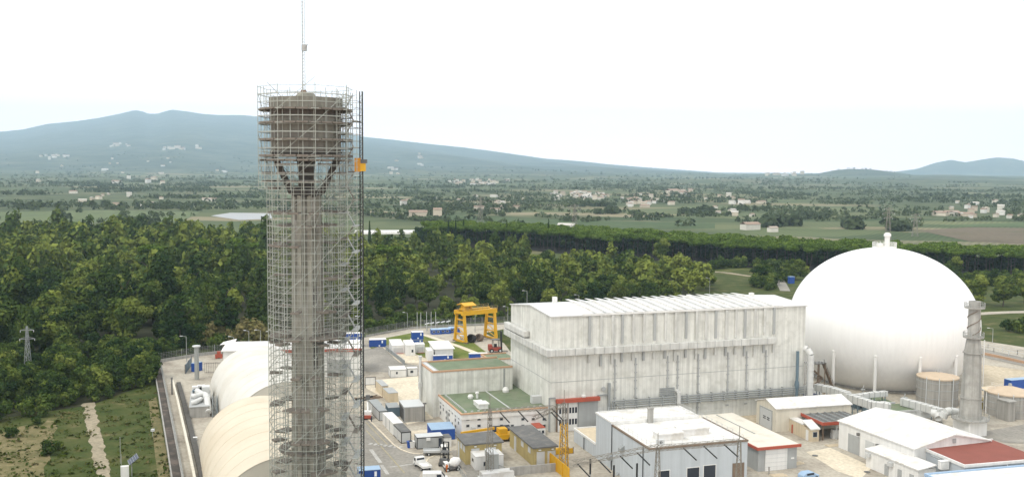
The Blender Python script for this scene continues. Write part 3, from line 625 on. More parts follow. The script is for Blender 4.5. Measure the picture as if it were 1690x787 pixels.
def gable_shed():
    b = B('gabled_shed', 'ivory gabled shed with roller door beside the right end of the white hall', 'shed', G(1280,713), radians(15))
    H = b.h(674.5); LX = b.lx(1404.5, 0, H); LY = b.ly(1249, 0, H); HR = b.h(658.5, 0, LY/2)
    b.part('wall', m_ivory, MB().extr([(0,0),(LY,0),(LY,H),(LY/2,HR),(0,H)], 'x', 0, LX))
    b.part('roof', m_wroof, MB().extr([(-.3,H-.1),(LY/2,HR+.05),(LY+.3,H-.1),(LY+.3,H+.1),(LY/2,HR+.25),(-.3,H+.1)], 'x', -.25, LX+.25))
    d = b.part('door', m_lgrey, MB().box(-.1, LY*.2, .05, .03, LY*.78, H*.82))
    for z in (.38, .46):
        for k in (0, 1): MB().box(-.14, LY*(.3+.2*k), H*z, -.09, LY*(.42+.2*k), H*z+.22).build('pane', m_dark, d)
    MB().box(-.16, LY*.17, 0, .02, LY*.2, H*.86).box(-.16, LY*.78, 0, .02, LY*.81, H*.86).box(-.16, LY*.2, H*.82, .02, LY*.78, H*.86).build('frame', m_grey, d)
    # canopy with red fascia against it
    c = B('open_canopy', 'open lean-to canopy with slatted dark roof and red fascia beside the gabled shed', 'canopy', G(1357,727), radians(15))
    H = c.h(699.5); LX = c.lx(1431, 0, H); LY = c.ly(1312, 0, H)
    r = c.part('roof', m_dgrey, MB().box(0,0,H,LX,LY,H+.12))
    s = MB()
    for k in range(6): s.box(.3+LX*k/6, .2, H+.12, .5+LX*k/6, LY-.2, H+.34)
    s.build('rib', m_pipe, r)
    MB().box(-.15,-.15,H-.3,LX,0,H+.4).build('fascia', m_redp, r); MB().box(-.15,0,H-.3,0,LY,H+.4).build('fascia', m_redp, r)
    MB().box(0,LY-.3,H-.2,LX,LY,H+.7).build('edge', m_ivory, r)
    for x in (.3, LX*.33, LX*.66, LX-.3):
        for y in (.3, LY-.6): c.part('post', m_lgrey if x > .5 else m_rust, MB().box(x-.12,y-.12,0,x+.12,y+.12,H))
    c.part('back_wall', m_grey, MB().box(LX*.2, LY-.5, 0, LX, LY-.35, H-.1).box(.4,LY*.4,0,.55,LY-.5,H-.4))
    k = B('porch_hut', 'small beige hut with sloping porch left of the red edged canopy', 'hut', G(1338,729), radians(15))
    H2 = k.h(706); LX2 = k.lx(1352, 0, H2); LY2 = k.ly(1300, 0, H2)
    k.part('wall', m_beigeb, MB().box(0,0,0,LX2,3.0,H2*.86).box(0,3.0,0,LX2*1.0,LY2,H2*.95)); 
    k.part('roof', m_wroof, MB().extr([(-.2,H2*.86),(3.4,H2*1.25),(3.4,H2*1.32),(-.2,H2*.95)], 'x', -.2, LX2+.2).box(-.1,3.4,H2*.95,LX2+.1,LY2+.1,H2*1.02))
    k.part('door', m_white, MB().box(-.06, 1.0, 0, .02, 2.0, H2*.75)); k.win('F', .5, LX2-.5, H2*.35, H2*.7)
    o = MB().lathe([(.22,0),(.22,1.9),(.1,2.0),(0,2.02)], 10).build('bollard', m_redp, loc=G(1307.5,714)); tag(o, 'red post standing beside the ivory gabled shed', 'bollard')
    for px, py in ((1365,717),(1388,712),(1382,722)):
        pass
    o = MB().box(-1.2,-.6,0,1.2,.6,1.1).box(-1.1,-.5,1.1,1.1,.5,1.9).build('crate_stack', m_white, loc=G(1380,722), rot=radians(15)); tag(o, 'white crates piled under the red edged canopy', 'crates')
gable_shed()
def white_shed():
    b0 = G(1384.5, 741)
    yaw = radians(20); w = Vector((-sin(yaw), cos(yaw), 0)); H = hz(b0, 697)
    O = G(1509, 740.5, H); O.z = 0
    b = B('white_workshop', 'large white gabled workshop with broad white roof in the right foreground', 'workshop', O, yaw)
    LY = b.ly(1385, 0, H); LX = b.lx(1633, 0, H); HR = b.h(717.5, LX*.52, 0)
    b.part('wall', m_white, MB().extr([(0,0),(LX,0),(LX,H),(LX*.52,HR),(0,H)], 'y', 0, LY))
    b.part('roof', m_wroof, MB().extr([(-.3,H-.1),(LX*.52,HR+.04),(LX+.3,H-.1),(LX+.3,H+.12),(LX*.52,HR+.3),(-.3,H+.12)], 'y', -.4, LY+.3))
    for a, c, m in ((.86,.7,m_grey),(.62,.5,m_lgrey),(.36,.15,m_lgrey)):
        b.part('door', m, MB().box(-.08, LY*c, .05, .02, LY*a, H*.68))
    b.part('wall_lamp', m_dgrey, MB().box(-.5, LY*.7, H*.74, 0, LY*.7+.5, H*.84)); b.part('wall_lamp', m_dgrey, MB().box(-.5, LY*.44, H*.6, 0, LY*.44+.5, H*.7))
    b.part('vent', m_grey, MB().box(LX*.52-.4, -.12, HR-1.6, LX*.52+.4, .02, HR-.7))
    # lean-to
    l = B('lean_to_store', 'low white lean-to with pale roof against the white workshop', 'store building', O+w*2.0, yaw)
    H2 = hz(G(1516,775,3.4), 775); O2 = G(1516, 775.5, 3.6); O2.z = 0; l.O = O2; l.r.location = O2
    LYl = l.ly(1430, 0, 3.6); LXl = max(2.5, l.lx(1545, 0, 3.6))
    l.part('wall', m_white, MB().box(0,0,0,LXl,LYl,3.6)); l.part('roof', m_wroof, MB().extr([(-.25,3.55),(LXl,4.1),(LXl,4.3),(-.25,3.75)], 'y', -.25, LYl+.25))
    for a in (.08,.3,.55): l.part('door', m_grey, MB().box(-.07, LYl*a, .05, .02, LYl*a+1.1, 2.3))
    for a in (.46,.9):
        l.part('air_conditioner', m_lgrey, MB().box(-.6, LYl*a, 2.3, 0, LYl*a+1.2, 3.1))
    # red roofed building
    H3 = 5.5; O3 = G(1592, 768.5, H3); O3.z = 0
    r = B('red_roof_building', 'grey building with flat dark red roof in the right foreground corner', 'industrial building', O3, radians(15.0))
    LY3 = r.ly(1511, 0, H3); LX3 = r.lx(1725, 0, H3)
    r.part('wall', m_blueg, MB().box(.2,.2,0,LX3,LY3,H3)); rr = r.part('roof', m_redr, MB().box(.3,.3,H3,LX3-.3,LY3-.3,H3+.1))
    MB().box(0,0,H3-.35,LX3,.3,H3+.2).box(0,.3,H3-.35,.3,LY3,H3+.2).box(.3,LY3-.3,H3-.35,LX3,LY3,H3+.2).build('edge', m_white, rr)
    r.part('drainpipe', m_white, MB().tube((LX3*.52,-.1,0),(LX3*.52,-.1,H3-.4),.09,8)); 
    o = MB().box(-.9,-.45,0,.9,.45,1.5).tube((-.1,-.5,.75),(-.1,-.44,.75),.5,14).box(-1.0,-.5,1.5,1.0,.5,1.6).build('cooling_unit', m_white, loc=G(1557,773,3.75), rot=radians(15)); tag(o, 'white fan unit standing in front of the red roofed building', 'cooling unit')
    m = MB().path([(0,0,0),(0,0,2.2),(.0,2.5,2.2)], .2, 8).build('exhaust_pipe', m_pipe, loc=G(1551,776,3.2), rot=radians(15)); tag(m, 'bent grey exhaust pipe beside the fan unit and red roof', 'pipe')
    # pale roof with blue edge in the corner
    H4 = 5.0; P4 = G(1648, 772.5, H4); P4.z = 0
    p = B('blue_edge_shed', 'shed with whitish roof and pale blue edge at the bottom right corner', 'shed', P4, radians(15.0))
    p.part('wall', m_blueg, MB().box(-16,-18,0,14,-.2,H4)); q = p.part('roof', m_wroof, MB().box(-15.8,-17.8,H4,13.8,-.4,H4+.12))
    MB().box(-16.2,-.4,H4-.2,14.2,0,H4+.35).box(-16.2,-18,H4-.2,-15.8,-.4,H4+.35).build('edge', m_blueL, q)
white_shed()

# --- fabric hangars -----------------------------------------------------------
def hangar(name, label, cN, cF, m, h, seams):
    A = G(cN[0], cN[1], h); Bp = G(cF[0], cF[1], h); A.z = Bp.z = 0
    d = (Bp-A); L = d.length; yaw = atan2(d.y, d.x)-pi/2
    r = thing(name, label, 'fabric hangar', A, yaw); n = 40
    def pro(rad, hh): return [(rad*cos(pi*k/n), hh*sin(pi*k/n)**.92) for k in range(n+1)]
    rad = h*1.03
    mb = MB(); rows = 24
    for j in range(rows+1):
        y = L*j/rows; sag = .0 if j % 2 == 0 else -.025
        mb.v += [(x*(1+sag/rad), y, z*(1+sag/h)) for x, z in pro(rad, h)]
    for j in range(rows): mb.f += [(j*(n+1)+i, (j+1)*(n+1)+i, (j+1)*(n+1)+i+1, j*(n+1)+i+1) for i in range(n)]
    mb.build('roof_membrane', m, r, smooth=True)
    for y0, nm in ((0.05, 1), (L-.05, 0)):
        pr = [(x*.995, z*.995) for x, z in pro(rad, h)]
        o = MB().add([(x, y0, z) for x, z in pr], [tuple(range(n+1)) if nm else tuple(range(n, -1, -1))]).build('end_wall', m_end, r)
        if nm: MB().box(-4, -.1, 0, 4, -.01, 7).build('door', m_grey, o)
    for y in [L*k/8 for k in range(9)]:
        pr = pro(rad+.03, h+.03); MB().path([(x, y, z) for x, z in pr], .018, 5).build('seam', m, r)
    s = MB().box(-rad-.5, 0, 0, -rad+.05, L, .55).box(rad-.05, 0, 0, rad+.5, L, .55); s.build('footing', m_conc, r)
    return r
hangar('fabric_hangar', 'beige barrel vaulted fabric hangar nearest to us beside the scaffolded tower', (475,752), (429,652.5), m_beige, 12.0, 1)
hangar('fabric_hangar', 'off-white barrel vaulted fabric hangar behind the beige one', (474,629.5), (424,570.5), m_pale, 12.0, 1)
# white gable roof building behind the hangars
def rear_store():
    H = 8.0; O = G(470, 578, H); O.z = 0
    b = B('rear_store', 'white roofed store with red edge behind the fabric hangars', 'store building', O, radians(8))
    b.O = O; LX = b.lx(598, 0, H)
    b.part('wall', m_white, MB().box(-17,0,0,LX,14,H)); r = b.part('roof', m_wroof, MB().extr([(-.4,H),(7,H+.5),(14.4,H),(14.4,H+.25),(7,H+.8),(-.4,H+.25)], 'x', -17.5, LX+.4))
    MB().box(-3,-.7,H-.55,LX+.5,-.42,H+.3).build('fascia', m_redp, r)
    b.part('door', m_grey, MB().box(LX*.55, -.1, 0, LX*.85, .02, 5))
rear_store()
# ---------------------------------------------------------------- white sphere and its neighbours
def reactor():
    C = AT(1453, 600, 277.); C.z = 0; RA, RB, ZC = 25.9, 21.7, 16.4
    r = thing('reactor_sphere', 'huge white painted sphere with railed vent on its top', 'reactor sphere', C)
    pr = []
    for k in range(97):
        a = -pi/2+pi*k/96; z = ZC+RB*sin(a)
        if z < 0: continue
        pr.append((max(RA*cos(a), .001), z))
    a0 = math.asin(-ZC/RB); pr.insert(0, (RA*cos(a0), 0))
    MB().lathe(pr, 128).build('shell', m_sphere, r, smooth=True)
    zt = ZC+RB
    MB().lathe([(3.3, zt-.45), (3.3, zt+.25), (0, zt+.3)], 24).build('platform', m_white, r)
    rl = MB()
    n = 20
    for k in range(n):
        p = Vector((3.2*cos(2*pi*k/n), 3.2*sin(2*pi*k/n), zt+.25)); q = Vector((3.2*cos(2*pi*(k+1)/n), 3.2*sin(2*pi*(k+1)/n), zt+.25))
        rl.bar(p, p+Vector((0,0,1.3)), .12)
        for h in (.65, 1.3): rl.bar(p+Vector((0,0,h)), q+Vector((0,0,h)), .1)
    rl.build('railing', m_white, r)
    vp = MB().lathe([(.7,zt+.2),(.7,zt+3.2),(1.0,zt+3.3),(1.0,zt+3.9),(.5,zt+4.3),(0,zt+4.35)], 16).build('vent_pipe', m_white, r, smooth=True); vp.location = (.6, -.4, 0)
    MB().box(-2.6,-1.6,zt+.25,-1.0,-.4,zt+1.3).build('hatch_box', m_white, r)
    rho = 24.9; za = ZC-RB*sqrt(1-(rho/RA)**2)+.2
    for k in range(14):
        a = -pi/2+radians(2+25.7*k); p = Vector((rho*cos(a), rho*sin(a), 0))
        c = MB().tube(p, p+Vector((0,0,za+.6)), .42, 12).build('column', m_white, r, smooth=True)
        MB().tube(p, p+Vector((0,0,.5)), .7, 12).tube(p+Vector((0,0,za+.5)), p+Vector((0,0,za+.9)), .55, 12, .3).build('collar', m_white, c)
    MB().lathe([(RA*cos(a0)+1.2, .03), (RA*cos(a0)+1.2, .5), (RA*cos(a0)-.5, .55)], 64).build('footing', m_conc, r)
    return C
SPH = reactor()
def stack():
    O = G(1600, 716)
    r = thing('chimney_stack', 'concrete chimney with helical strakes and ring platforms right of the sphere', 'chimney', O, YAW)
    H = lambda py: hz(O, py)
    zb = H(692)
    MB().box(-2.5,-2.5,0,2.5,2.5,zb).build('base', m_white, r)
    z = [H(690), H(655), H(612), H(579), H(553), H(497)]
    m = mat('stack_concrete', (.40,.39,.355), .95, .22, .6, streak=.35, bump=.3, dirt=(.27,.26,.23), dirtamt=.5, dscale=.4)
    MB().lathe([(2.45,z[0]),(2.2,z[1]),(1.98,z[2]),(1.85,z[3]),(1.85,z[3]+.2),(1.3,z[4]),(1.3,z[5]),(1.15,z[5]),(1.1,z[5]-.6),(0,z[5]-.6)], 28).build('shaft', m, r, smooth=True)
    def ring(zr, ri, ro, nm, rail=1):
        o = MB().lathe([(ri,zr),(ro,zr),(ro,zr+.25),(ri,zr+.25)], 28).build('ring_platform', m_conc, r)
        if rail:
            g = MB(); n = 14
            for k in range(n):
                p = Vector((ro*cos(2*pi*k/n), ro*sin(2*pi*k/n), zr+.2)); q = Vector((ro*cos(2*pi*(k+1)/n), ro*sin(2*pi*(k+1)/n), zr+.2))
                g.bar(p, p+Vector((0,0,1.1)), .08)
                for h in (.55, 1.1): g.bar(p+Vector((0,0,h)), q+Vector((0,0,h)), .06)
            g.build('railing', m_galv, o)
    ring(z[0]-.1, 2.2, 4.0, 'a'); ring(H(582), 1.8, 2.15, 'b', 0); ring(H(557), 1.2, 2.2, 'c'); ring(H(508.5), 1.2, 2.15, 'd'); ring(H(656), 2.0, 2.35, 'e', 0)
    for s in range(2):
        st = MB(); pts = []
        for k in range(41):
            t = k/40; a = 2*pi*(t*1.1+s/2+.1); pts.append((1.38*cos(a), 1.38*sin(a), z[4]+.2+(H(512)-z[4]-.2)*t))
        st.path(pts, .08, 5).build('strake', m_rust, r)
    ld = MB()
    for q in (-.25, .25): ld.bar((2.4, q, z[0]), (1.6, q, z[4]), .08).bar((1.5, q, z[4]), (1.5, q, z[5]), .08)
    for k in range(60): t = k/60; ld.bar((2.4-.8*t,-.25,z[0]+(z[4]-z[0])*t),(2.4-.8*t,.25,z[0]+(z[4]-z[0])*t), .05)
    ld.build('ladder', m_galv, r)
    o = MB().tube((0,0,0),(0,0,hz(G(1621.5,640),560)),.16,8).lathe([(.3,0),(.3,.5),(0,.5)],8).build('vent_mast', m_white, loc=G(1621.5,641)); tag(o, 'thin white mast standing just right of the chimney', 'mast')
stack()
def tanks():
    def tank(px, py, pw, ptop, label, cone, roofm):
        O = G(px, py); D = (O-CAM).dot(fw); rad = pw/F*D; O = O+Vector((0, rad, 0)); H = hz(O-Vector((0,rad,0)), ptop)
        r = thing('storage_tank', label, 'storage tank', O)
        MB().lathe([(rad,0),(rad,H)], 40).build('wall', m_tank2, r, smooth=True)
        MB().lathe([(rad+.15,H-.25),(rad+.15,H+.05),(rad*.98,H+.1),(.02,H+cone)], 40).build('roof', roofm, r, smooth=True)
        g = MB()
        for k in (.3,.6,.85): g.lathe([(rad+.01,H*k-.06),(rad+.07,H*k-.06),(rad+.07,H*k+.06),(rad+.01,H*k+.06)], 40)
        g.build('hoop', m_grey, r)
        pp = MB()
        for a in (-1.9, -1.2, -2.5): pp.tube((rad*cos(a)+.2*cos(a), rad*sin(a)+.2*sin(a), 0), ((rad+.2)*cos(a), (rad+.2)*sin(a), H+.3), .12, 6)
        pp.build('pipe', m_lgrey, r)
        MB().box(-.3,-.3,H+cone*.9,.3,.3,H+cone+.5).build('vent', m_grey, r)
        return r, rad, H
    tank(1560, 674, 32.5, 627, 'grey concrete tank with low beige conical roof in front of the sphere', 1.1, m_tankr)
    tank(1684, 692, 37, 654, 'grey concrete tank with beige roof at the right edge beyond the chimney', 1.5, m_tankr)
    # small lift housing and steel frame between
    O = G(1664, 696); b = B('pump_cabin', 'tall grey cabin standing left of the rightmost tank', 'cabin', O, YAW)
    H = b.h(664); b.part('wall', m_tank2, MB().box(0,0,0,b.lx(1668,0,H)+1.5,b.ly(1645,0,H),H)); b.part('roof', m_conc, MB().box(-.2,-.2,H,b.lx(1668)+1.7,b.ly(1645)+.2,H+.25))
    O = G(1627, 682); b = B('steel_platform', 'white steel access platform right of the chimney', 'platform', O, YAW)
    H = b.h(645); W_, L_ = 5.0, 3.5
    b.part('deck', m_beigeb, MB().box(-.2,-.2,H,W_,L_,H+.2))
    for x in (0, W_/2, W_-.3):
        for y in (0, L_-.3): b.part('post', m_white, MB().box(x,y,0,x+.25,y+.25,H))
    br = MB()
    for z in (.33,.66): br.box(0,-.05,H*z,W_,.08,H*z+.15)
    br.bar((0,0,0),(W_/2,0,H*.33),.12).bar((W_/2,0,H*.33),(W_,0,H*.66),.12); b.part('brace', m_white, br)
    b.part('railing', m_white, railing(MB(), [(0,0,H+.2),(W_,0,H+.2),(W_,L_,H+.2)]))
    b.part('stair', m_lgrey, MB().bar((-.2,1,H),(-6,1,H+3.5),.9,.25))
    o = MB().box(-2.4,-1.2,0,2.4,1.2,2.4).build('drum_store', m_ochre, loc=G(1630,672), rot=YAW); tag(o, 'yellowish box under the white steel platform right of the chimney', 'box')
tanks()
def rib_duct(name, label, pts, w, h, z, group=None, step=2.0, legs=True):
    O = Vector((*pts[0][:2], 0)); r = thing(name, label, 'air duct', O); L = [Vector((p[0], p[1], p[2] if len(p) > 2 else z))-O for p in pts]
    d = MB(); rb = MB(); lg = MB()
    for a, b in zip(L, L[1:]):
        d.bar(a, b, w, h); n = max(1, int((b-a).length/step)); dd = (b-a).normalized()
        for k in range(n+1):
            p = a.lerp(b, (k+.5)/(n+1)); rb.bar(p-dd*.06, p+dd*.06, w+.16, h+.16)
            if legs and k % 2 == 0:
                nrm = Vector((-dd.y, dd.x, 0)).normalized()
                for s in (-1, 1): lg.bar((p+nrm*s*w*.4).xy.to_3d(), (p+nrm*s*w*.4).xy.to_3d()+Vector((0,0,p.z-h/2)), .18)
    d.build('casing', m_duct, r, bevel=.08); rb.build('flange', m_grey, r)
    if legs: lg.build('leg', m_bpipe, r)
    return r
def ducts():
    g = lambda x, y, z: tuple(G(x, y, z))
    rib_duct('air_duct', 'long square white duct running from the hall end to the roller door shed', [g(1346,638,4), g(1372,643,4), g(1400,652,4.)], 1.9, 1.7, 4)
    rib_duct('air_duct', 'square white duct bridging over the blue fans behind the gabled shed', [g(1400,655,4.2), g(1440,668,4.2), g(1466,671,4.2)], 1.6, 1.9, 4)
    rib_duct('air_duct', 'short white duct with grey grille end before the sphere columns', [g(1408,655,3.5), g(1436,651,3.5), g(1463,648.5,3.5)], 1.3, 1.3, 3.5)
    rib_duct('air_duct', 'square white duct running from the sphere foot to the chimney base', [g(1489,662,2.6), g(1520,670,2.6), g(1554,680,2.6)], 1.7, 1.8, 2.6)
    r = thing('air_duct', 'thick round duct elbows at the foot of the chimney', 'air duct', G(1560,690))
    O = r.location; pts = [Vector(g(x, y, z))-O for x, y, z in ((1556,688,3.0),(1560,680,4.2),(1568,678,4.4),(1580,680,4.0),(1588,680,3.6))]
    MB().path(pts, .95, 14).build('casing', m_duct, r, smooth=True)
    pts = [Vector(g(x, y, z))-O for x, y, z in ((1536,681,3.2),(1546,682,3.2),(1549,688,2.5),(1549,692,.2))]
    MB().path(pts, .9, 14).build('casing', m_duct, r, smooth=True)
    o = MB().lathe([(1.6,0),(1.6,2.6),(1.2,2.9),(0,3.0)], 8).build('fan_housing', m_duct, loc=G(1459,682), rot=.3); tag(o, 'white octagonal fan housing at the end of the duct bridge', 'fan housing')
    o = MB().extr([(-3.2,0),(-2.6,1.8),(2.2,1.8),(3,0)], 'x', -2.5, 2.5).build('duct_hood', m_duct, loc=G(1332,652), rot=YAW); tag(o, 'sloping metal hood below the white exhaust duct at hall end', 'duct hood')
    # low green roofed rooms among the ducts
    for px, py, w, d, lb in ((1437,676,7,6,'low room with green roof behind the white fan housing'), (1476,689,10,7,'low green roofed room left of the chimney base'), (1520,690,7,6,'low green roofed room nearest to the chimney base')):
        b = B('plant_room', lb, 'plant room', G(px, py), radians(14)); H = 1.5
        b.part('wall', m_lgrey, MB().box(0,0,0,w,d,H)); rr = b.part('roof', m_green, MB().box(.15,.15,H,w-.15,d-.15,H+.06))
        MB().box(-.1,-.1,H-.2,w,.15,H+.18).box(-.1,.15,H-.2,.15,d,H+.18).build('edge', m_lgrey, rr)
    k = 0
    for px, py in ((1411,671),(1419,674),(1432,678)):
        r = thing('cooling_fan', ('leftmost', 'middle', 'rightmost')[k]+' of three dark blue fan units under the duct bridge', 'cooling fan', G(px, py), .3, 'fan units under the duct bridge'); k += 1
        MB().box(-1,-.8,0,1,.8,1.9).build('casing', m_bpipe, r); MB().tube((0,-.86,1.0),(0,-.8,1.0),.62,14).build('grille', m_black, r)
    o = MB().box(-2.6,-1.2,0,2.6,1.2,1.6).lathe([(1.0,1.6),(.7,2.2),(0,2.25)],10).build('blue_pump_set', mat('navy_paint', (.02,.03,.09), .5, .1, .8), loc=G(1334,661), rot=YAW); tag(o, 'dark navy machine behind the left end of the gabled shed', 'machine')
    # dark stair tower between hall and sphere
    b = B('stair_tower', 'dark steel stair between hall end and sphere', 'stairs', G(1337,652), YAW)
    H = 8.5
    for x in (0, 2.2, 4.4):
        for y in (0, 2.5): b.part('post', m_rust, MB().box(x,y,0,x+.2,y+.2,H))
    b.part('deck', m_dgrey, MB().box(-.2,-.2,H-.2,4.8,2.8,H)); b.part('stair', m_rust, MB().bar((4.6,1.2,H-.2),(8.5,1.2,0.3),1.0,.3).bar((.2,1.2,.3),(4.4,1.2,H*.5),.9,.3).bar((4.4,1.2,H*.5),(.2,1.2,H*.9),.9,.3))
    b.part('railing', m_dgrey, railing(MB(), [(4.6,.7,H-.2),(8.6,.7,.4)], 1.0, 1.2, .06)); b.part('railing', m_lgrey, railing(MB(), [(-.2,-.1,H),(4.8,-.1,H)], 1.1, 1.0, .06))
    for px, py, w, s in ((1492,664,.8,'grey valve on the concrete at the foot of the sphere'),(1424,650,.5,'small standpipe left at the foot of the sphere')):
        o = MB().tube((0,0,0),(0,0,1.6),.25,8).tube((-w,0,1.2),(w,0,1.2),.35,8).tube((0,0,1.6),(.3,.1,2.4),.15,6).build('valve', m_grey, loc=G(px,py)); tag(o, s, 'valve')
    r = thing('pipe_rack', 'white pipe rack running right of the chimney foot', 'pipe rack', G(1600,676), YAW)
    for k in range(3): MB().tube((0,k*.7,1.8),(14,k*.7,1.8),.22,8).build('pipe', m_white, r)
    for k in range(4): MB().box(.5+k*4,-.2,0,.8+k*4,1.8,1.7).build('post', m_lgrey, r)
ducts()
def right_edge():
    r = thing('boundary_wall', 'low terracotta coloured wall crossing the bare earth at right', 'wall', G(1622,587)); O = r.location
    pts = [Vector(G(*p))-O for p in ((1612,583),(1640,589),(1668,595),(1720,607),(1850,630))]
    MB().path([p+Vector((0,0,.7)) for p in pts], .1, 4); w = MB()
    for a, b in zip(pts, pts[1:]): w.bar(a+Vector((0,0,.45)), b+Vector((0,0,.45)), .35, .9)
    w.build('base', m_orange, r)
    r = thing('railing_fence', 'grey railing fence along the road right of the chimney', 'fence', G(1622,577)); O = r.location
    pts = [Vector(G(*p))-O for p in ((1608,574),(1640,581),(1690,592),(1760,607),(1850,627))]
    railing(MB(), pts, 1.6, 4, .09).build('rail', m_lgrey, r); r2 = railing(MB(), [p+Vector((1.5,7,0)) for p in pts], 1.6, 4, .09).build('rail', m_lgrey, r)
    c = B('container', 'blue container at the right edge behind the rightmost tank', 'container', G(1668,643), YAW); c.part('body', m_blue, MB().box(0,0,0,9,2.4,2.6)); c.part('roof', m_blueL, MB().box(-.02,-.02,2.6,9.02,2.42,2.68))
    c = B('site_toilet', 'blue cabin by the hedge road left of the sphere top', 'cabin', G(1307,468), YAW); c.part('body', m_blue, MB().box(-1.3,0,0,1.6,2,3.6)); c.part('roof', m_blueL, MB().box(-1.4,-.1,3.6,1.7,2.1,3.75))
right_edge()
# ---------------------------------------------------------------- tower wrapped in scaffolding
TD = 150.0
TC = AT(511, 900, TD); TC.z = 0
def ty(py): return hz(TC, py)
def tower():
    r = thing('water_tower', 'tall concrete tower with a drum shaped head on splayed struts', 'tower', TC)
    zs = ty(322); n = 16
    pr = [(2.5,0),(2.4,ty(740)),(2.2,ty(560)),(2.1,ty(420)),(1.95,zs)]
    MB().lathe(pr, 8).build('shaft', m_tower, r)
    for k in range(8):
        a = 2*pi*(k+.5)/8; 
        def at(z): return np.interp(z, [p[1] for p in pr], [p[0] for p in pr])*cos(pi/8)
        m = MB(); 
        for z0, z1 in zip([p[1] for p in pr], [p[1] for p in pr][1:]):
            m.bar((cos(a)*(at(z0)+.12)+0, sin(a)*(at(z0)+.12), z0), (cos(a)*(at(z1)+.12), sin(a)*(at(z1)+.12), z1-.02), .6, .5)
        m.build('rib', m_rib, r)
    for k, (z, h) in enumerate(((ty(355), 2.2), (ty(470), 9), (ty(560), 4), (ty(640), 5))):      # re-rendered pale patches
        for a in (-pi/2, -pi/2-.785, -pi/2+.785)[:3 if k % 2 else 2]:
            rr = np.interp(z, [p[1] for p in pr], [p[0] for p in pr])*cos(pi/8)
            M = Matrix.Rotation(a, 4, 'Z') @ Matrix.Translation((rr, 0, 0))
            MB().box(-.1,.3,z-h,.09,.85,z).box(-.1,-.85,z-h+.6,.085,-.3,z+.4).xf(M).build('patch_repair', m_conc, r)
    for a, z0, z1 in ((-pi/2+.785, ty(605), ty(555)), (-pi/2+.785, ty(500), ty(470))):
        rr = np.interp(z0, [p[1] for p in pr], [p[0] for p in pr])*cos(pi/8)
        M = Matrix.Rotation(a, 4, 'Z') @ Matrix.Translation((rr, 0, 0))
        MB().box(-.1,-.28,z0,.1,.28,z1).xf(M).build('opening', m_black, r)
    MB().lathe([(2.0,zs-.3),(2.5,zs+.1),(2.5,zs+.9),(2.1,zs+1.0)], 8).build('collar', m_strut, r)
    zt = ty(257)
    for k in range(4):
        a = 2*pi*k/4
        MB().bar((2.3*cos(a),2.3*sin(a),zs+.3),(5.0*cos(a),5.0*sin(a),zt), .7, .85).build('strut', m_strut, r)
    MB().lathe([(1.3,zs),(1.0,zt)], 8).build('core', m_strut, r)
    MB().lathe([(5.2,zt-.1),(5.45,zt+.5),(5.45,zt+.7),(2,zt+.7)], 24).build('beam_ring', m_strut, r)
    z1, z2, z3, z4, z5, z6 = ty(254), ty(234), ty(229), ty(207), ty(196), ty(163)
    MB().lathe([(5.32,z1),(5.32,z2),(5.42,z2),(5.42,z3),(5.32,z3),(5.32,z4),(5.5,z4),(5.5,z5),(5.25,z5),(5.25,ty(182)),(5.55,ty(182)),(5.55,z6),(5.3,z6),(5.3,z6-.4)], 24).build('tank', m_tank, r)
    MB().lathe([(5.4,z6-.3),(1.6,z6+.35),(1.2,z6+.8),(0,z6+.85)], 24).build('roof', m_tank, r)
    dk = mat('dark_band_concrete', (.11,.095,.078), .95, .3, 1., streak=.3)
    MB().lathe([(5.3,z5+.1),(5.36,z5+.1),(5.36,ty(184)),(5.3,ty(184))], 24).build('band', dk, r)  # darker concrete ring set in the recess below the rim
    # mast with a dish on the top
    m = thing('radio_mast', 'thin lattice mast rising from the tower roof', 'radio mast', TC+Vector((-.35,0,z6+.8)))
    t = MB(); H = 18.5; w = .26
    cs = [(w,0),(-w*.5,w*.87),(-w*.5,-w*.87)]
    for x, y in cs: t.bar((x,y,0),(x,y,H),.05)
    k = 0; z = 0
    while z < H-.5:
        for i in range(3): a, b = cs[i], cs[(i+1)%3]; t.bar((a[0],a[1],z),(b[0],b[1],z+.5),.03); 
        z += .5
    t.build('lattice', m_galv, m)
    MB().box(-.2,-.35,ty(90)-ty(160),.55,.25,ty(80)-ty(160)).tube((.3,-.3,ty(86)-ty(160)),(.75,-.5,ty(80)-ty(160)),.12,6).build('antenna', m_grey, m)
    MB().lathe([(.6,-.4),(.4,.5),(0,.5)],8).build('base', m_rust, m)
tower()
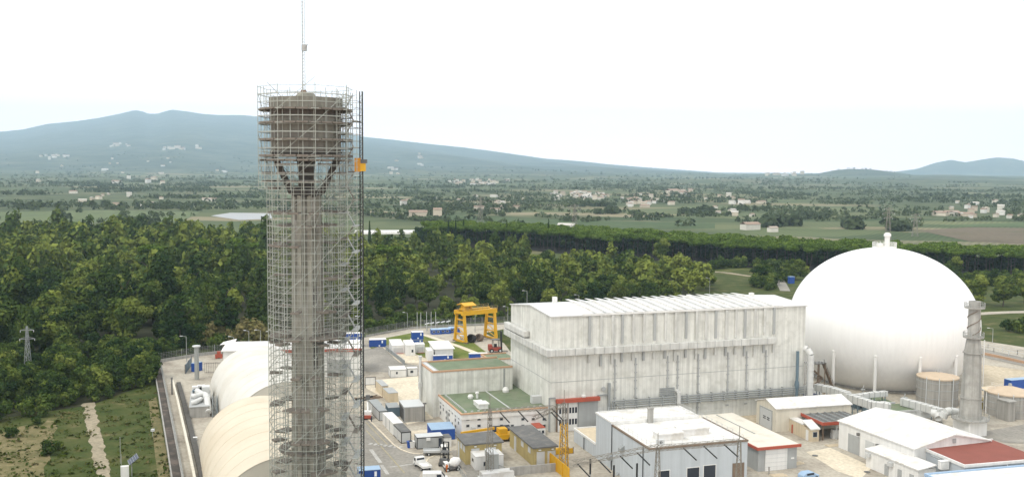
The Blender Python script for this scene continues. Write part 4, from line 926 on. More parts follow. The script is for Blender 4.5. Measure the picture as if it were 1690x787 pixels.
def scaffold():
    r = thing('scaffold', 'steel tube scaffolding with plank platforms wrapped round the tall tower', 'scaffolding', TC)
    zs0 = ty(318); ztop = ty(152); RN = R
    def ringpts(rad, n, off=0.): return [Vector((rad*cos(2*pi*(k+off)/n), rad*sin(2*pi*(k+off)/n), 0)) for k in range(n)]
    tw = .049
    # octagonal double ring round the shaft
    def octo(rad, per):
        c = [Vector((rad*cos(pi/8+pi/4*k), rad*sin(pi/8+pi/4*k), 0)) for k in range(8)]; out = []
        for a, b in zip(c, c[1:]+c[:1]):
            for q in range(per): out.append(a.lerp(b, q/per))
        return out
    outer = octo(6.05, 3); inner = octo(3.9, 2); head = octo(7.25, 3)
    for k, p in enumerate(outer): MB().tube(p, p+Vector((0,0,ty(265))), tw, 5).build('standard', m_scaf, r)
    for k, p in enumerate(inner): MB().tube(p, p+Vector((0,0,ty(300))), tw, 5).build('standard', m_scaf, r)
    for k, p in enumerate(head): MB().tube(p+Vector((0,0,ty(312))), p+Vector((0,0,ztop+RN.uniform(-.2,1.0))), tw, 5).build('standard', m_scaf, r)
    hin = octo(6.05, 2)
    for k, p in enumerate(hin): MB().tube(p+Vector((0,0,ty(290))), p+Vector((0,0,ztop-.8)), tw, 5).build('standard', m_scaf, r)
    z = 1.0; lev = 0
    while z < ty(300):
        L = MB()
        for ring in (outer, inner):
            for a, b in zip(ring, ring[1:]+ring[:1]): 
                L.tube(a+Vector((0,0,z)), b+Vector((0,0,z)), tw*.9, 4, cap=False)
                if ring is outer: L.tube(a+Vector((0,0,z+1.0)), b+Vector((0,0,z+1.0)), tw*.8, 4, cap=False)
        for k in range(8): L.tube(outer[3*k]+Vector((0,0,z)), inner[2*k]+Vector((0,0,z)), tw*.9, 4, cap=False)
        for k in range(8): 
            if (k+lev) % 2: L.tube(outer[3*k]+Vector((0,0,z)), inner[(2*k+1) % 16]+Vector((0,0,z+2)), tw*.8, 4, cap=False)
        L.build('ledger', m_scaf, r)
        if lev % 2 == 0:
            for k in range(8):
                a = outer[3*k]; b = outer[(3*k+3) % 24]
                if (k+lev//2) % 2: MB().tube(a+Vector((0,0,z)), b+Vector((0,0,z+4)), tw*.9, 4, cap=False).build('brace', m_scaf, r)
        z += 2.0; lev += 1
    zl = [ty(312), ty(300), ty(286), ty(272)]
    zh = [ty(258), ty(232), ty(205), ty(183)]
    for zz in zl+[ty(263)]+zh+[ty(245), ty(219), ty(194), ty(171), ty(158)]:
        L = MB()
        for ring in ((head, hin) if zz > ty(262) else (head,)):
            for a, b in zip(ring, ring[1:]+ring[:1]):
                L.tube(a+Vector((0,0,zz)), b+Vector((0,0,zz)), tw*.9, 4, cap=False)
                if ring is head: L.tube(a+Vector((0,0,zz+1.1)), b+Vector((0,0,zz+1.1)), tw*.8, 4, cap=False)
        L.build('ledger', m_scaf, r)
    for k in range(8):
        for i, zz in enumerate(zl+zh):
            if (i+k) % 3 == 0: MB().tube(head[3*k]+Vector((0,0,zz)), head[(3*k+3) % 24]+Vector((0,0,zz+4.6)), tw*.9, 4, cap=False).build('brace', m_scaf, r)
    def ringdeck(zz, ri, ro, gaps=0.):
        n = 24; rr = RN; D = MB()
        for k in range(n):
            if rr.random() < gaps:
                if D.v: D.build('platform', m_plank, r); D = MB()
                continue
            a0, a1 = 2*pi*k/n+.01, 2*pi*(k+1)/n-.01
            f = lambda rad, a: (rad*cos(a), rad*sin(a))
            D.prism([f(ri,a0), f(ro,a0), f(ro,a1), f(ri,a1)], zz-.1+rr.uniform(-.04,.04), zz+.2)
        if D.v: D.build('platform', m_plank, r)
    for zz in zh: ringdeck(zz, 5.65, 7.1, .0)
    for zz in zl: ringdeck(zz, 5.2, 6.7, .72)
    ringdeck(ty(265), 5.0, 7.0, .15)
    ringdeck(ty(372), 3.0, 4.6, .2); ringdeck(ty(553), 2.9, 5.9, .1)
    o8 = [(4.3*cos(pi/8+pi/4*k), 4.3*sin(pi/8+pi/4*k)) for k in range(8)]
    ringdeck(ty(738), 3.2, 4.6, 0.)
    for k in range(11): ringdeck(3.0+5.0*k, 3.9, 5.9, .62)
    # stair tower on the right
    x0, x1, y0, y1 = 5.3, 8.2, -2.6, 2.4
    zt = ty(152)
    for x in (x0, (x0+x1)/2, x1):
        for y in (y0, y1): MB().tube((x,y,0),(x,y,zt+RN.uniform(0,.6)), tw, 5).build('standard', m_scaf, r)
    z = 1.0; s = 1; lvl_ = 0
    while z < zt-2.2:
        S = MB(); S.bar((x0+.9 if s > 0 else x1-.9, (y0+y1)/2-s*.7, z), (x1-.9 if s > 0 else x0+.9, (y0+y1)/2-s*.7, z+2.0), .7, .1)
        S.box(x0, y0, z-.06, x0+.95, y1, z+.06) if s > 0 else S.box(x1-.95, y0, z-.06, x1, y1, z+.06)
        S.build('stair_flight', m_galv if lvl_ % 3 else m_plank, r); lvl_ += 1
        L = MB()
        for zz in (z, z+1.0):
            for a, b in (((x0,y0),(x1,y0)),((x0,y1),(x1,y1)),((x0,y0),(x0,y1)),((x1,y0),(x1,y1))): L.tube((*a,zz),(*b,zz),tw*.9,4,cap=False)
        L.tube((x0,y0,z),(x1,y0,z+2),tw*.8,4,cap=False); L.build('ledger', m_scaf, r)
        z += 2.0; s = -s
    # fine debris netting round the lower lifts
    nm = bpy.data.materials.new('debris_netting'); nm.use_nodes = True; t = nm.node_tree; t.nodes.clear()
    o = N(t,'ShaderNodeOutputMaterial'); a = N(t,'ShaderNodeBsdfTransparent'); d = N(t,'ShaderNodeBsdfDiffuse'); d.inputs[0].default_value = (.36,.35,.31,1); mm = N(t,'ShaderNodeMixShader'); mm.inputs[0].default_value = .10
    t.links.new(a.outputs[0], mm.inputs[1]); t.links.new(d.outputs[0], mm.inputs[2]); t.links.new(mm.outputs[0], o.inputs[0])
    c = [(5.95*cos(pi/8+pi/4*k), 5.95*sin(pi/8+pi/4*k)) for k in range(8)]; nb = MB()
    for k in range(8): a, b = c[k], c[(k+1) % 8]; nb.add([(*a,.5),(*b,.5),(*b,ty(366)),(*a,ty(366))], [(0,1,2,3)])
    nb.build('netting', nm, r)
    # rack and pinion hoist
    h = thing('mast_hoist', 'black lattice hoist mast with small yellow cabin right of the scaffold', 'hoist', TC+Vector((8.55, -.5, 0)))
    m = MB(); H = ty(151); w = .22
    for x in (-w, w):
        for y in (-w, w): m.bar((x,y,0),(x,y,H),.085)
    z = 0
    while z < H-.7:
        m.bar((-w,-w,z),(w,-w,z),.06).bar((-w,-w,z),(w,-w,z+.7),.05).bar((w,-w,z),(w,w,z+.7),.05).bar((-w,w,z),(-w,-w,z+.7),.05); z += .75
    m.build('lattice', m_black, h)
    zc = ty(283)
    cb = MB().box(-.9,-1.0,zc,.0,-.35,zc+2.1).build('cabin', mat('hoist_orange', (.55,.25,.03), .6, .15, 1), h); MB().box(.0,-1.0,zc+.1,.75,-.3,zc+1.3).build('motor', m_yel, cb); MB().box(.05,-1.1,zc+1.3,.95,-.2,zc+1.9).build('guard', m_dgrey, cb)
    MB().box(-1.9,-.9,zc-.1,-.9,-.3,zc+.1).box(-1.9,-.9,zc+.9,-.9,-.85,zc+1.0).build('platform', m_plank, h)
    ti = MB()
    for k in range(9): ti.bar((-w, 0, 6+7.5*k), (-1.2, .4, 6+7.5*k), .08)
    ti.build('tie', m_black, h)
scaffold()
# ---------------------------------------------------------------- things in the yard
def box_unit(name, label, cat, px, py, xL, xR, ytop, m, roofm=None, frame=None, group=None, yaw=YAW, door=None, over=.05, doorm=None, dface='F', ribs=False, z=0, win=0, LYf=None):
    b = B(name, label, cat, G(px, py, z), yaw, group)
    H = b.h(ytop); LX = max(.8, b.lx(xR, 0, H/2)); LY = max(.8, b.ly(xL, 0, H/2)) if LYf is None else LYf
    b.H, b.LX, b.LY = H, LX, LY
    b.part('body', m, MB().box(0,0,0,LX,LY,H))
    b.part('roof', roofm or m_wroof, MB().box(-over,-over,H,LX+over,LY+over,H+.1))
    if frame:
        f = MB()
        for x in (0, LX):
            for y in (0, LY): f.box(x-.07,y-.07,0,x+.07,y+.07,H)
        f.box(-.07,-.07,H-.16,LX+.07,.05,H-.01).box(-.07,.05,H-.16,.05,LY+.07,H-.01).box(-.07,-.07,0.01,LX+.07,.05,.16).box(-.07,.05,0.01,.05,LY+.07,.16)
        b.part('frame', frame, f)
    if door is not None:
        x = LX*door if dface == 'F' else LY*door
        b.part('door', doorm or m_lgrey, MB().box(x-.45,-.1,.1,x+.45,.02,min(2.1,H*.85)) if dface == 'F' else MB().box(-.1,x-.45,.1,.02,x+.45,min(2.1,H*.85)))
    for k in range(win):
        c = LX*(k+.6)/(win+.4) if dface == 'F' else LY*(k+.6)/(win+.4)
        b.win(dface, c-.4, c+.4, H*.45, H*.75)
    if ribs:
        q = MB()
        for k in range(1, int(LX/.9)): q.box(k*.9-.05,-.06,.1,k*.9+.05,.01,H-.1)
        for k in range(1, int(LY/.9)): q.box(-.06,k*.9-.05,.1,.01,k*.9+.05,H-.1)
        b.part('stiffener', m, q)
    return b
CAB = 'site cabins along the kerb'
CYAW = radians(21)
box_unit('site_cabin','grey roofed cabin farthest back along the kerb by the scaffold','site cabin',616,683,608,630,668,m_lgrey,m_pipe,m_dgrey,CAB,CYAW)
box_unit('site_cabin','grey roofed cabin with dark frame second along the kerb','site cabin',626,694.5,615.5,639,678.5,m_lgrey,m_pipe,m_dgrey,CAB,CYAW)
c = box_unit('site_cabin','long white ribbed cabin in the middle of the kerb row','site cabin',649,718,631.5,665,699,m_white,m_wroof,None,CAB,CYAW,ribs=True)
for k in (1,2): MB().box(-.08,c.LY*k/3-.12,0,.1,c.LY*k/3+.12,c.H+.12).build('joint', m_grey, c.r)
box_unit('site_cabin','light grey cabin with dark corner frame at the kerb corner','site cabin',662.5,731.5,649.5,678,713,m_lgrey,m_dgrey,m_black,CAB,CYAW,door=.5,dface='L')
c = box_unit('site_cabin','long beige grey cabin with open dark doorway facing the road','site cabin',688.5,741,684.5,731,722,m_grey,m_lgrey,m_black,CAB,radians(16))
c.part('doorway', m_dark, MB().box(c.LX*.83,-.05,.1,c.LX*.96,.02,c.H*.85)); c.part('air_conditioner', m_white, MB().box(c.LX*.35,-.4,c.H*.72,c.LX*.5,0,c.H*.95))
box_unit('site_cabin','small white cabin butted to the right of the long beige grey one','site cabin',731.5,737.5,727,745,722.5,m_white,m_dgrey,None,CAB,radians(16))
box_unit('shipping_container','dull blue grey container between the kerb cabins and the big fabric box','container',641,688,636,660,673,m_bpipe,m_pipe,None,'shipping containers',radians(16),ribs=True)
c = box_unit('storage_box','large beige grey sheeted storage box with dark open end','storage box',667,697,659,700.5,672,m_tank2,m_lgrey,m_grey,None,radians(16),ribs=True)
c.part('opening', m_black, MB().box(-.05,.5,.1,.03,c.LY-.5,c.H-.5))
c.part('lamp_post', m_dgrey, MB().box(c.LX-.1,-.4,0,c.LX+.1,-.2,c.H+.6).box(c.LX-.4,-.5,c.H+.6,c.LX+.4,-.1,c.H+.9))
c = box_unit('shipping_container','bright blue container with pale roof beside the low white annex','container',712,727,705,751,709.5,m_blue,m_blueL,None,'shipping containers',radians(14),ribs=True)
box_unit('crate_box','tall beige box nearer to the sheeted storage box','crate',641.5,664,632,657,649,m_beigeb,m_grey,None,'beige plant boxes',CYAW,ribs=True)
box_unit('crate_box','beige box behind its taller twin near the scaffold','crate',630.5,654,620,641,637,m_beigeb,m_grey,None,'beige plant boxes',CYAW)
box_unit('site_cabin','white cabin with window and door alone on the pale pavement','site cabin',644.5,623,641,671,610.5,m_white,m_wroof,m_grey,'cabins on the pale pavement',radians(14),door=.55,doorm=m_white,win=1)
box_unit('site_cabin','white cabin with one window left of the tall annex drainpipe','site cabin',672.5,621,671,689,608,m_white,m_wroof,m_grey,'cabins on the pale pavement',radians(14),win=1)
BC = 'blue containers at the far lawn'
def blue(lab, px, py, xL, xR, yt, **k):
    c = box_unit('shipping_container', lab, 'container', px, py, xL, xR, yt, m_blue, k.pop('roofm', m_wroof), None, BC, radians(k.pop('yaw', 12)), ribs=True, **k)
    x = c.LX*.72; MB().box(x, -.09, c.H*.55, x+.45, -.02, c.H*.9).build('letterboard', m_blued, c.r); MB().box(x-1.0, -.09, .3, x-.5, -.02, .7).build('letterboard', m_blued, c.r); return c
blue('blue container at the left end of the lawn beside the far road', 610, 573, 609, 637.5, 561)
c1 = blue('lower blue container partly behind the scaffold stair', 570, 573, 568, 601, 562.5, LYf=2.5)
c2 = blue('upper blue container stacked on another behind the scaffold stair', 570, 562.3, 568, 600, 551.5, LYf=2.5); c2.r.location = c1.r.location+Vector((0,0,c1.H+.12))
c1 = blue('lower of two stacked blue containers behind the white garages', 678.5, 568, 677, 698, 561)
c2 = blue('upper of two stacked blue containers with white letters behind garages', 678.5, 561, 677, 697, 549.5); c2.r.location = c1.r.location+Vector((.3,0,c1.H+.12))
blue('blue container in front of the small white warehouse', 715.5, 597, 714.5, 747, 587)
blue('blue container on the grass before the forklift', 775, 594.5, 773.5, 804.5, 584)
blue('blue container seen through the scaffold right of the tower shaft', 543, 612, 541, 562, 600, roofm=m_blueL)
blue('blue container with pale roof at the foot of the scaffold', 592, 800, 566, 628, 777, roofm=m_blueL, yaw=15, LYf=2.5)
# white garages and warehouse
def garage(lab, px, py, xL, xR, yt, flat=True, yaw=12):
    c = box_unit('garage', lab, 'garage', px, py, xL, xR, yt, m_white, m_wroof, None, 'white garages by the lawn', radians(yaw))
    if flat: c.part('door', m_lgrey, MB().box(.5,-.08,.05,c.LX-.4,.02,c.H*.72)); c.part('step', m_redp, MB().box(.6,-1.0,0,c.LX-.2,-.1,.12))
    return c
garage('white garage with wide door left of the protruding white kiosk', 647, 583.5, 642, 667, 570.5)
c = garage('white kiosk with one dark window protruding between two garages', 670, 587.5, 665, 685.5, 570, False); c.win('F', c.LX*.6, c.LX*.78, c.H*.35, c.H*.6)
garage('white garage with wide door right of the protruding white kiosk', 686, 582.5, 684, 701, 568.5)
c = box_unit('warehouse','small white warehouse with pale overhanging roof behind a blue container','warehouse',718,594.5,709,748,576,m_white,m_wroof,None,None,radians(12),over=.5)
box_unit('storage_box','white hut left of the small white warehouse','hut',706,595.5,702,715.5,579.5,m_white,m_wroof,None,None,radians(12))
r = thing('barrier_wall','grey barrier panels along the corner of the pale garage pavement','barrier',G(640,580)); O = r.location
for k in range(6):
    a, bq = G(637+5.2*k,577.5+4.1*k)-O, G(641.6+5.2*k,581.2+4.1*k)-O; MB().bar(a+Vector((0,0,.7)), bq+Vector((0,0,.7)), .3, 1.4).build('panel', m_pipe, r)
r = thing('notice_board','white framed board on posts right of the scaffold','board',G(603,640), radians(10)); w = 2.7
MB().box(0,0,.9,w,.1,2.9).build('panel', m_white, r); f = MB()
for q in ((-.1,.8,w+.1,.95),(-.1,2.85,w+.1,3.0),(-.1,0,.05,3.0),(w-.05,0,w+.1,3.0)): f.box(q[0],-.05,q[1],q[2],.15,q[3])
f.build('frame', m_dgrey, r)
# blue trailers and poles beyond the lawn
k = 0
for px, py, lab in ((712,552,'leftmost blue site trailer with white roof beyond the lawn'),(727,551,'middle blue site trailer with white roof beyond the lawn'),(742,549,'rightmost blue site trailer with white roof beside the yellow crane')):
    c = box_unit('site_trailer', lab, 'trailer', px, py, px-2, px+17, py-7.5, m_blue, m_blueL, None, 'blue trailers by the crane', radians(12), win=2)
for px, py in ((705,546),(713,545),(722,544),(731,543),(740,542)):
    k += 1
    r = thing('canopy_post', 'canopy panel on a grey post, number %s from the left behind the blue trailers' % ('one','two','three','four','five')[k-1], 'canopy', G(px, py), radians(12), 'row of little canopies')
    MB().box(-.1,-.1,0,.1,.1,2.6).build('post', m_galv, r); MB().extr([(-.75,2.5),(.75,2.9),(.75,3.0),(-.75,2.6)], 'y', -.8, .8).build('roof', m_lgrey, r)
def pole(px, py, yt, label, lamp=1, m=None, arm=1.2, group='lamp posts'):
    O = G(px, py); r = thing('lamp_post' if lamp else 'steel_pole', label, 'lamp post' if lamp else 'pole', O, R.uniform(-.4,.4), group)
    H = hz(O, yt); MB().tube((0,0,0),(0,0,H),.13,8,.08).build('pole', m or m_galv, r)
    if lamp:
        MB().tube((0,0,H-.05),(-arm,0,H+.15),.06,6).build('arm', m_galv, r); MB().box(-arm-.7,-.18,H+.06,-arm+.1,.18,H+.24).build('lamp_head', m_lgrey, r)
    return r
for k, (px, py, yt) in enumerate(((688.5,551,515),(694.5,549,515),(704,547,514),(711.5,547,514),(719,545,514))):
    pole(px, py, yt, 'plain white pole, '+('first','second','third','fourth','last')[k]+' in the row before the forest', 0, m_lgrey, group='row of plain poles')
for px, py, yt, lb in ((672.5,541,516,'lamp post by the far fence left of the plain poles'),(838,541,506,'lamp post with long arm just left of the tall white hall'),(869.5,530,480,'lamp post rising behind the left end of the hall roof'),
    (955,520,487,'short lamp post behind the hall roof left of centre'),(308,597,555,'tall lamp post beside the blue cabin left of the hangars'),(430,580,545,'lamp post by the fence behind the white hangar'),(411,580,546,'double height lamp post behind the white hangar crown'),
    (449,578,547,'lamp post just left of the scaffold before the forest'),(386,585,556,'short lamp post behind the left shoulder of the white hangar'),(1171,486,459,'lamp post in the meadow behind the hall'),(1638,565,542,'lamp post by the railing right of the chimney'),(784,548,516,'lamp post seen under the yellow gantry crane'),(598,640,522,'lamp post right against the scaffold hoist')):
    pole(px, py, yt, lb, group=None)
# fence along the forest
def fence(name, label, pts, h, wall=.7, step=4.0, yaw=0, m=None):
    O = G(*pts[0]); r = thing(name, label, 'fence', O); P = [G(*p)-O for p in pts]; w = MB(); ps = MB(); mesh = MB()
    for a, b in zip(P, P[1:]):
        w.bar(a+Vector((0,0,wall/2)), b+Vector((0,0,wall/2)), .3, wall); n = max(1, int((b-a).length/step))
        for k in range(n): q = a.lerp(b, k/n); MB().bar(q, q+Vector((0,0,h)), .12).build('post', m or m_galv, r)
        for q in range(int((h-wall)/.45)+1): z = Vector((0,0,wall+.45*q)); mesh.bar(a+z, b+z, .045)
        n2 = max(1, int((b-a).length/.8))
        for k in range(n2): q = a.lerp(b, k/n2); mesh.bar(q+Vector((0,0,wall)), q+Vector((0,0,h-.1)), .035)
    w.build('base_wall', m_conc, r); tag(mesh.build('mesh_panel', m or m_galv, r), kind='stuff')
fence('perimeter_fence','grey mesh fence on a low wall between the plant and the forest',[(604,556),(640,549),(681,542),(740,538.5),(850,534),(960,530)],3.0)
fence('perimeter_fence','mesh fence on a pale wall behind the fabric hangars',[(262,598),(300,592),(330,587),(446,574),(520,568)],3.2, 1.0)
# yellow gantry crane
def gantry():
    A = G(769,567); Bq = G(819,561); Cq = G(756.5,560)
    d = (Bq-A); L = d.length; yaw = atan2(d.y, d.x); r = thing('gantry_crane','yellow gantry crane with lattice legs standing over pipes','gantry crane',A,yaw)
    u = Vector((cos(yaw),sin(yaw),0)); w = Vector((-sin(yaw),cos(yaw),0)); Wd = max(7.0, ext(A, w, 756.5)); Wd = min(Wd, 9.5)
    H = hz(A, 519)
    for x in (0, L):
        f = MB(); top = .28
        y0t, y1t = Wd*.18, Wd*.82
        xi = .5 if x == 0 else -.5
        f.bar((x,0,.4),(x,y0t,H),.8,.8).bar((x,Wd,.4),(x,y1t,H),.8,.8)
        f.bar((x,0,.5),(x,Wd,.5),.7,.6)
        for t in (.3,.55,.78): f.bar((x,y0t*t,H*t),(x,Wd-(Wd-y1t)*t,H*t),.35,.4)
        f.bar((x,y0t*.05,H*.1),(x,Wd-(Wd-y1t)*.3,H*.3),.22).bar((x,y0t*.3,H*.3),(x,Wd-(Wd-y1t)*.55,H*.55),.22)
        lg = f.build('leg_frame', m_yel, r)
        wh = MB()
        for y in (0, Wd): wh.box(x-.4,y-.9,0,x+.4,y+.9,.55)
        wh.build('bogie', m_rust, lg)
    for y in (Wd*.18, Wd*.82): MB().box(-.9,y-.5,H-.5,L+.9,y+.5,H+1.0).build('girder', m_yel, r)
    MB().box(-.9,Wd*.18+.5,H,-.3,Wd*.82-.5,H+.7).build('end_beam', m_yel, r); MB().box(L+.3,Wd*.18+.5,H,L+.9,Wd*.82-.5,H+.7).build('end_beam', m_yel, r)
    t = MB().box(.6,Wd*.25,H+1.0,4.2,Wd*.75,H+1.5).box(1,Wd*.3,H+1.5,1.5,Wd*.7,H+2.6).box(3.2,Wd*.3,H+1.5,3.8,Wd*.7,H+2.6).box(1.7,Wd*.35,H+1.5,2.9,Wd*.65,H+2.3).build('trolley', m_yel, r)
    MB().extr([(Wd*.15,H+2.6),(Wd*.5,H+3.3),(Wd*.85,H+2.6),(Wd*.85,H+2.8),(Wd*.5,H+3.6),(Wd*.15,H+2.8)], 'x', .0, 5.0).build('canopy', m_yel, t)
    railing(MB(), [(-.8,Wd*.18-.5,H+1),(L+.9,Wd*.18-.5,H+1)], 1.1, 2, .07).build('railing', m_ochre, r); railing(MB(), [(4.5,Wd*.82+.5,H+1),(L+.9,Wd*.82+.5,H+1)], 1.1, 2, .07).build('railing', m_ochre, r)
    for px, py, lab, s in ((778,558,'dark steel ring lying under the left half of the yellow crane',1.5),(791,556.5,'rusty coil lying under the right half of the yellow crane',1.35)):
        o = MB(); 
        for q in range(3): o.lathe([(s*.62,-.9+q*.62),(s,-.9+q*.62),(s*(1-.05*q),-.9+q*.62+.55),(s*.62,-.9+q*.62+.55),(s*.62,-.9+q*.62)], 20)
        o.xf(Matrix.Rotation(radians(72),4,'X')); oo = o.build('pipe_ring', m_black if s > 1.4 else m_rust, loc=G(px,py,s), rot=radians(-25)); tag(oo, lab, 'steel ring')
    o = MB().box(-2,-1,0,2,1,1.8).box(-1.9,-.9,1.8,1.9,.9,2.0).build('white_tank_box', m_white, loc=G(764,562), rot=yaw); tag(o, 'white box at the foot of the left crane leg', 'box')
gantry()
# vehicles -----------------------------------------------------------------------
def wheels(r, xs, w, rad=.38):
    for x in xs:
        for y in (-w, w):
            q = MB().tube((x,y-.13,rad),(x,y+.13,rad),rad,14).build('wheel', m_tyre, r)
            MB().tube((x,y-.15,rad),(x,y+.15,rad),rad*.5,10).build('rim', m_lgrey, q)
def flatbed(px, py, yaw, label, bed=m_lgrey, cab=m_white, L=5.4):
    r = thing('flatbed_truck', label, 'truck', G(px, py), yaw)
    MB().box(-L*.5,-.35,.45,L*.42,.35,.65).build('chassis', m_dgrey, r)
    MB().extr([(L*.18,.5),(L*.5,.5),(L*.5,1.05),(L*.46,1.2),(L*.38,1.95),(L*.2,2.02),(L*.18,1.9)], 'y', -.95, .95).build('cab', cab, r, bevel=.06)
    c = r.children[-1]
    MB().add([(L*.462,-.85,1.22),(L*.462,.85,1.22),(L*.392,.78,1.88),(L*.392,-.78,1.88)], [(0,1,2,3)]).build('windscreen', m_dark, c)
    for y in (-.965, .955): MB().box(L*.22,y,1.2,L*.38,y+.01,1.8).build('side_window', m_dark, c)
    MB().box(L*.178,-.8,1.3,L*.183,.8,1.85).build('rear_window', m_dark, c)
    for y in (-.7,.7): MB().box(L*.5,y-.16,.75,L*.505,y+.16,.95).build('headlight', m_white, c)
    b = MB().box(-L*.5,-1.0,.75,L*.15,1.0,.85).box(-L*.5,-1.0,.85,-L*.49,1.0,1.2).box(L*.14,-1.0,.85,L*.15,1.0,1.5)
    for y in (-1.0,.96): b.box(-L*.49,y,.85,L*.14,y+.04,1.2)
    b.build('bed', bed, r); wheels(r, (-L*.3, L*.33), .82); return r
flatbed(720, 750, radians(8), 'white flatbed truck driving right past the long beige grey cabin', m_lgrey)
flatbed(697, 772, radians(118), 'white flatbed truck facing away, stopped at the road bottom', m_white)
def van(px, py, yaw, label):
    r = thing('van', label, 'van', G(px, py), yaw)
    b = MB().extr([(-2.4,.35),(2.4,.35),(2.4,.95),(1.9,1.15),(1.2,2.0),(-2.3,2.05),(-2.4,1.9)], 'y', -.95, .95).build('body', m_white, r, bevel=.1)
    MB().add([(1.92,-.82,1.17),(1.92,.82,1.17),(1.24,.76,1.98),(1.24,-.76,1.98)], [(0,1,2,3)]).build('windscreen', m_dark, r)
    for y in (-.97,.96): MB().box(.3,y,1.2,1.2,y+.01,1.8).build('side_window', m_dark, r)
    wheels(r, (-1.5,1.5), .82, .34)
van(718, 795, radians(5), 'white van roof at the bottom edge of the road')
def forklift(px, py, yaw, label, s, body):
    r = thing('forklift', label, 'forklift', G(px, py), yaw)
    MB().box(-1.3*s,-.7*s,.35*s,.9*s,.7*s,1.0*s).box(-1.4*s,-.65*s,.4*s,-.7*s,.65*s,1.5*s).build('body', body, r, bevel=.08)
    c = MB()
    for x in (-.6,.6):
        for y in (-.6,.6): c.bar((x*s,y*s,1*s),(x*s*.9,y*s,2.4*s),.1*s)
    c.box(-.75*s,-.7*s,2.4*s,.75*s,.7*s,2.5*s).build('cab_frame', m_dgrey, r)
    m = MB()
    for y in (-.45,.45): m.bar((1.1*s,y*s,.1*s),(1.0*s,y*s,3.9*s),.2*s)
    for z in (.4,1.6,2.8,3.8): m.box(.98*s,-.5*s,z*s,1.12*s,.5*s,(z+.15)*s)
    m.build('mast', m_black, r); MB().box(1.15*s,-.4*s,.15*s,2.3*s,-.25*s,.22*s).box(1.15*s,.25*s,.15*s,2.3*s,.4*s,.22*s).build('fork', m_dgrey, r)
    MB().box(-.3*s,-.25*s,1*s,.2*s,.25*s,1.6*s).build('seat', m_black, r); wheels(r, (-.85*s,.75*s), .72*s, .4*s)
forklift(818, 581, radians(10), 'big red and black forklift on the track before the yellow crane', 1.75, mat('dull_red', (.30,.06,.04), .6, .2, 1))
forklift(734, 767, radians(80), 'black forklift standing right of the stopped flatbed truck', 1.15, m_dgrey)
def mixer(px, py, yaw):
    r = thing('concrete_mixer', 'small white concrete mixer beside the black forklift', 'mixer', G(px, py), yaw)
    MB().box(-1.7,-.7,.5,1.7,.7,.9).build('chassis', m_dgrey, r); MB().lathe([(.4,-1.1),(.95,-.4),(1.0,.3),(.45,1.2)], 16).xf(Matrix.Translation((-.5,0,1.7)) @ Matrix.Rotation(radians(-70),4,'Y')).build('drum', m_white, r, smooth=True)
    MB().box(.8,-.75,.9,1.7,.75,1.9).build('cab', m_white, r, bevel=.08); MB().box(1.69,-.6,1.3,1.72,.6,1.8).build('windscreen', m_dark, r); wheels(r, (-1.0,1.1), .7, .42)
mixer(746, 776, radians(200))
def telehandler():
    r = thing('boom_lift', 'orange and white boom lift parked on the road beside the hoist', 'boom lift', G(607,690), radians(100))
    MB().box(-1.6,-.9,.4,1.4,.9,1.1).build('chassis', m_redp, r); MB().box(-1.2,-.8,1.1,.6,.8,1.9).build('turret', m_white, r); MB().bar((-.8,0,1.9),(2.6,0,3.6),.35,.4).bar((2.6,0,3.6),(-.5,0,5.4),.28,.32).build('boom', m_white, r)
    MB().box(-1.2,-.5,4.8,-.5,.5,5.9).build('basket', m_dgrey, r); wheels(r, (-1.1,.9), .85, .42)
telehandler()
def person(px, py, label, top, yaw=0, z=0):
    me = bpy.data.meshes.new('person'); s = 1.0
    J = [(0,0,.95),(0,0,1.2),(0,0,1.42),(0,0,1.52),(0,.01,1.64),(.0,0,1.74),(.1,0,.9),(.11,.05,.5),(.12,.0,.08),(.12,.14,.04),(-.1,0,.9),(-.11,-.03,.5),(-.12,-.08,.08),(-.12,.06,.04),(.2,0,1.4),(.25,-.02,1.13),(.25,.12,.92),(-.2,0,1.4),(-.25,-.02,1.13),(-.24,.1,.9)]
    E = [(0,1),(1,2),(2,3),(3,4),(4,5),(0,6),(6,7),(7,8),(8,9),(0,10),(10,11),(11,12),(12,13),(2,14),(14,15),(15,16),(2,17),(17,18),(18,19)]
    rad = [.15,.14,.15,.06,.105,.07,.1,.07,.05,.045,.1,.07,.05,.045,.07,.05,.035,.07,.05,.035]
    me.from_pydata(J, E, []); o = bpy.data.objects.new('person', me); COL.objects.link(o); o.location = G(px, py, z); o.rotation_euler = (0,0,yaw)
    sk = o.modifiers.new('skin', 'SKIN'); d = me.skin_vertices[0].data
    for k, q in enumerate(rad): d[k].radius = (q, q*.85)
    d[0].use_root = True; o.modifiers.new('sub', 'SUBSURF').levels = 1; me.materials.append(top)
    tag(o, label, 'person'); 
    hd = MB().lathe([(.001,1.575),(.07,1.6),(.095,1.68),(.085,1.755),(.001,1.8)], 12).build('head', m_skin, o); MB().lathe([(.125,1.73),(.12,1.74),(.105,1.8),(.001,1.84)], 12).build('helmet', m_white, o)
person(737.5, 779, 'person in orange workwear and white helmet beside the concrete mixer', m_hivis, .5)
person(613, 697, 'person in dark workwear standing behind the boom lift', m_cloth, 2)
person(1000, 4000, 'x', m_cloth) if 0 else None
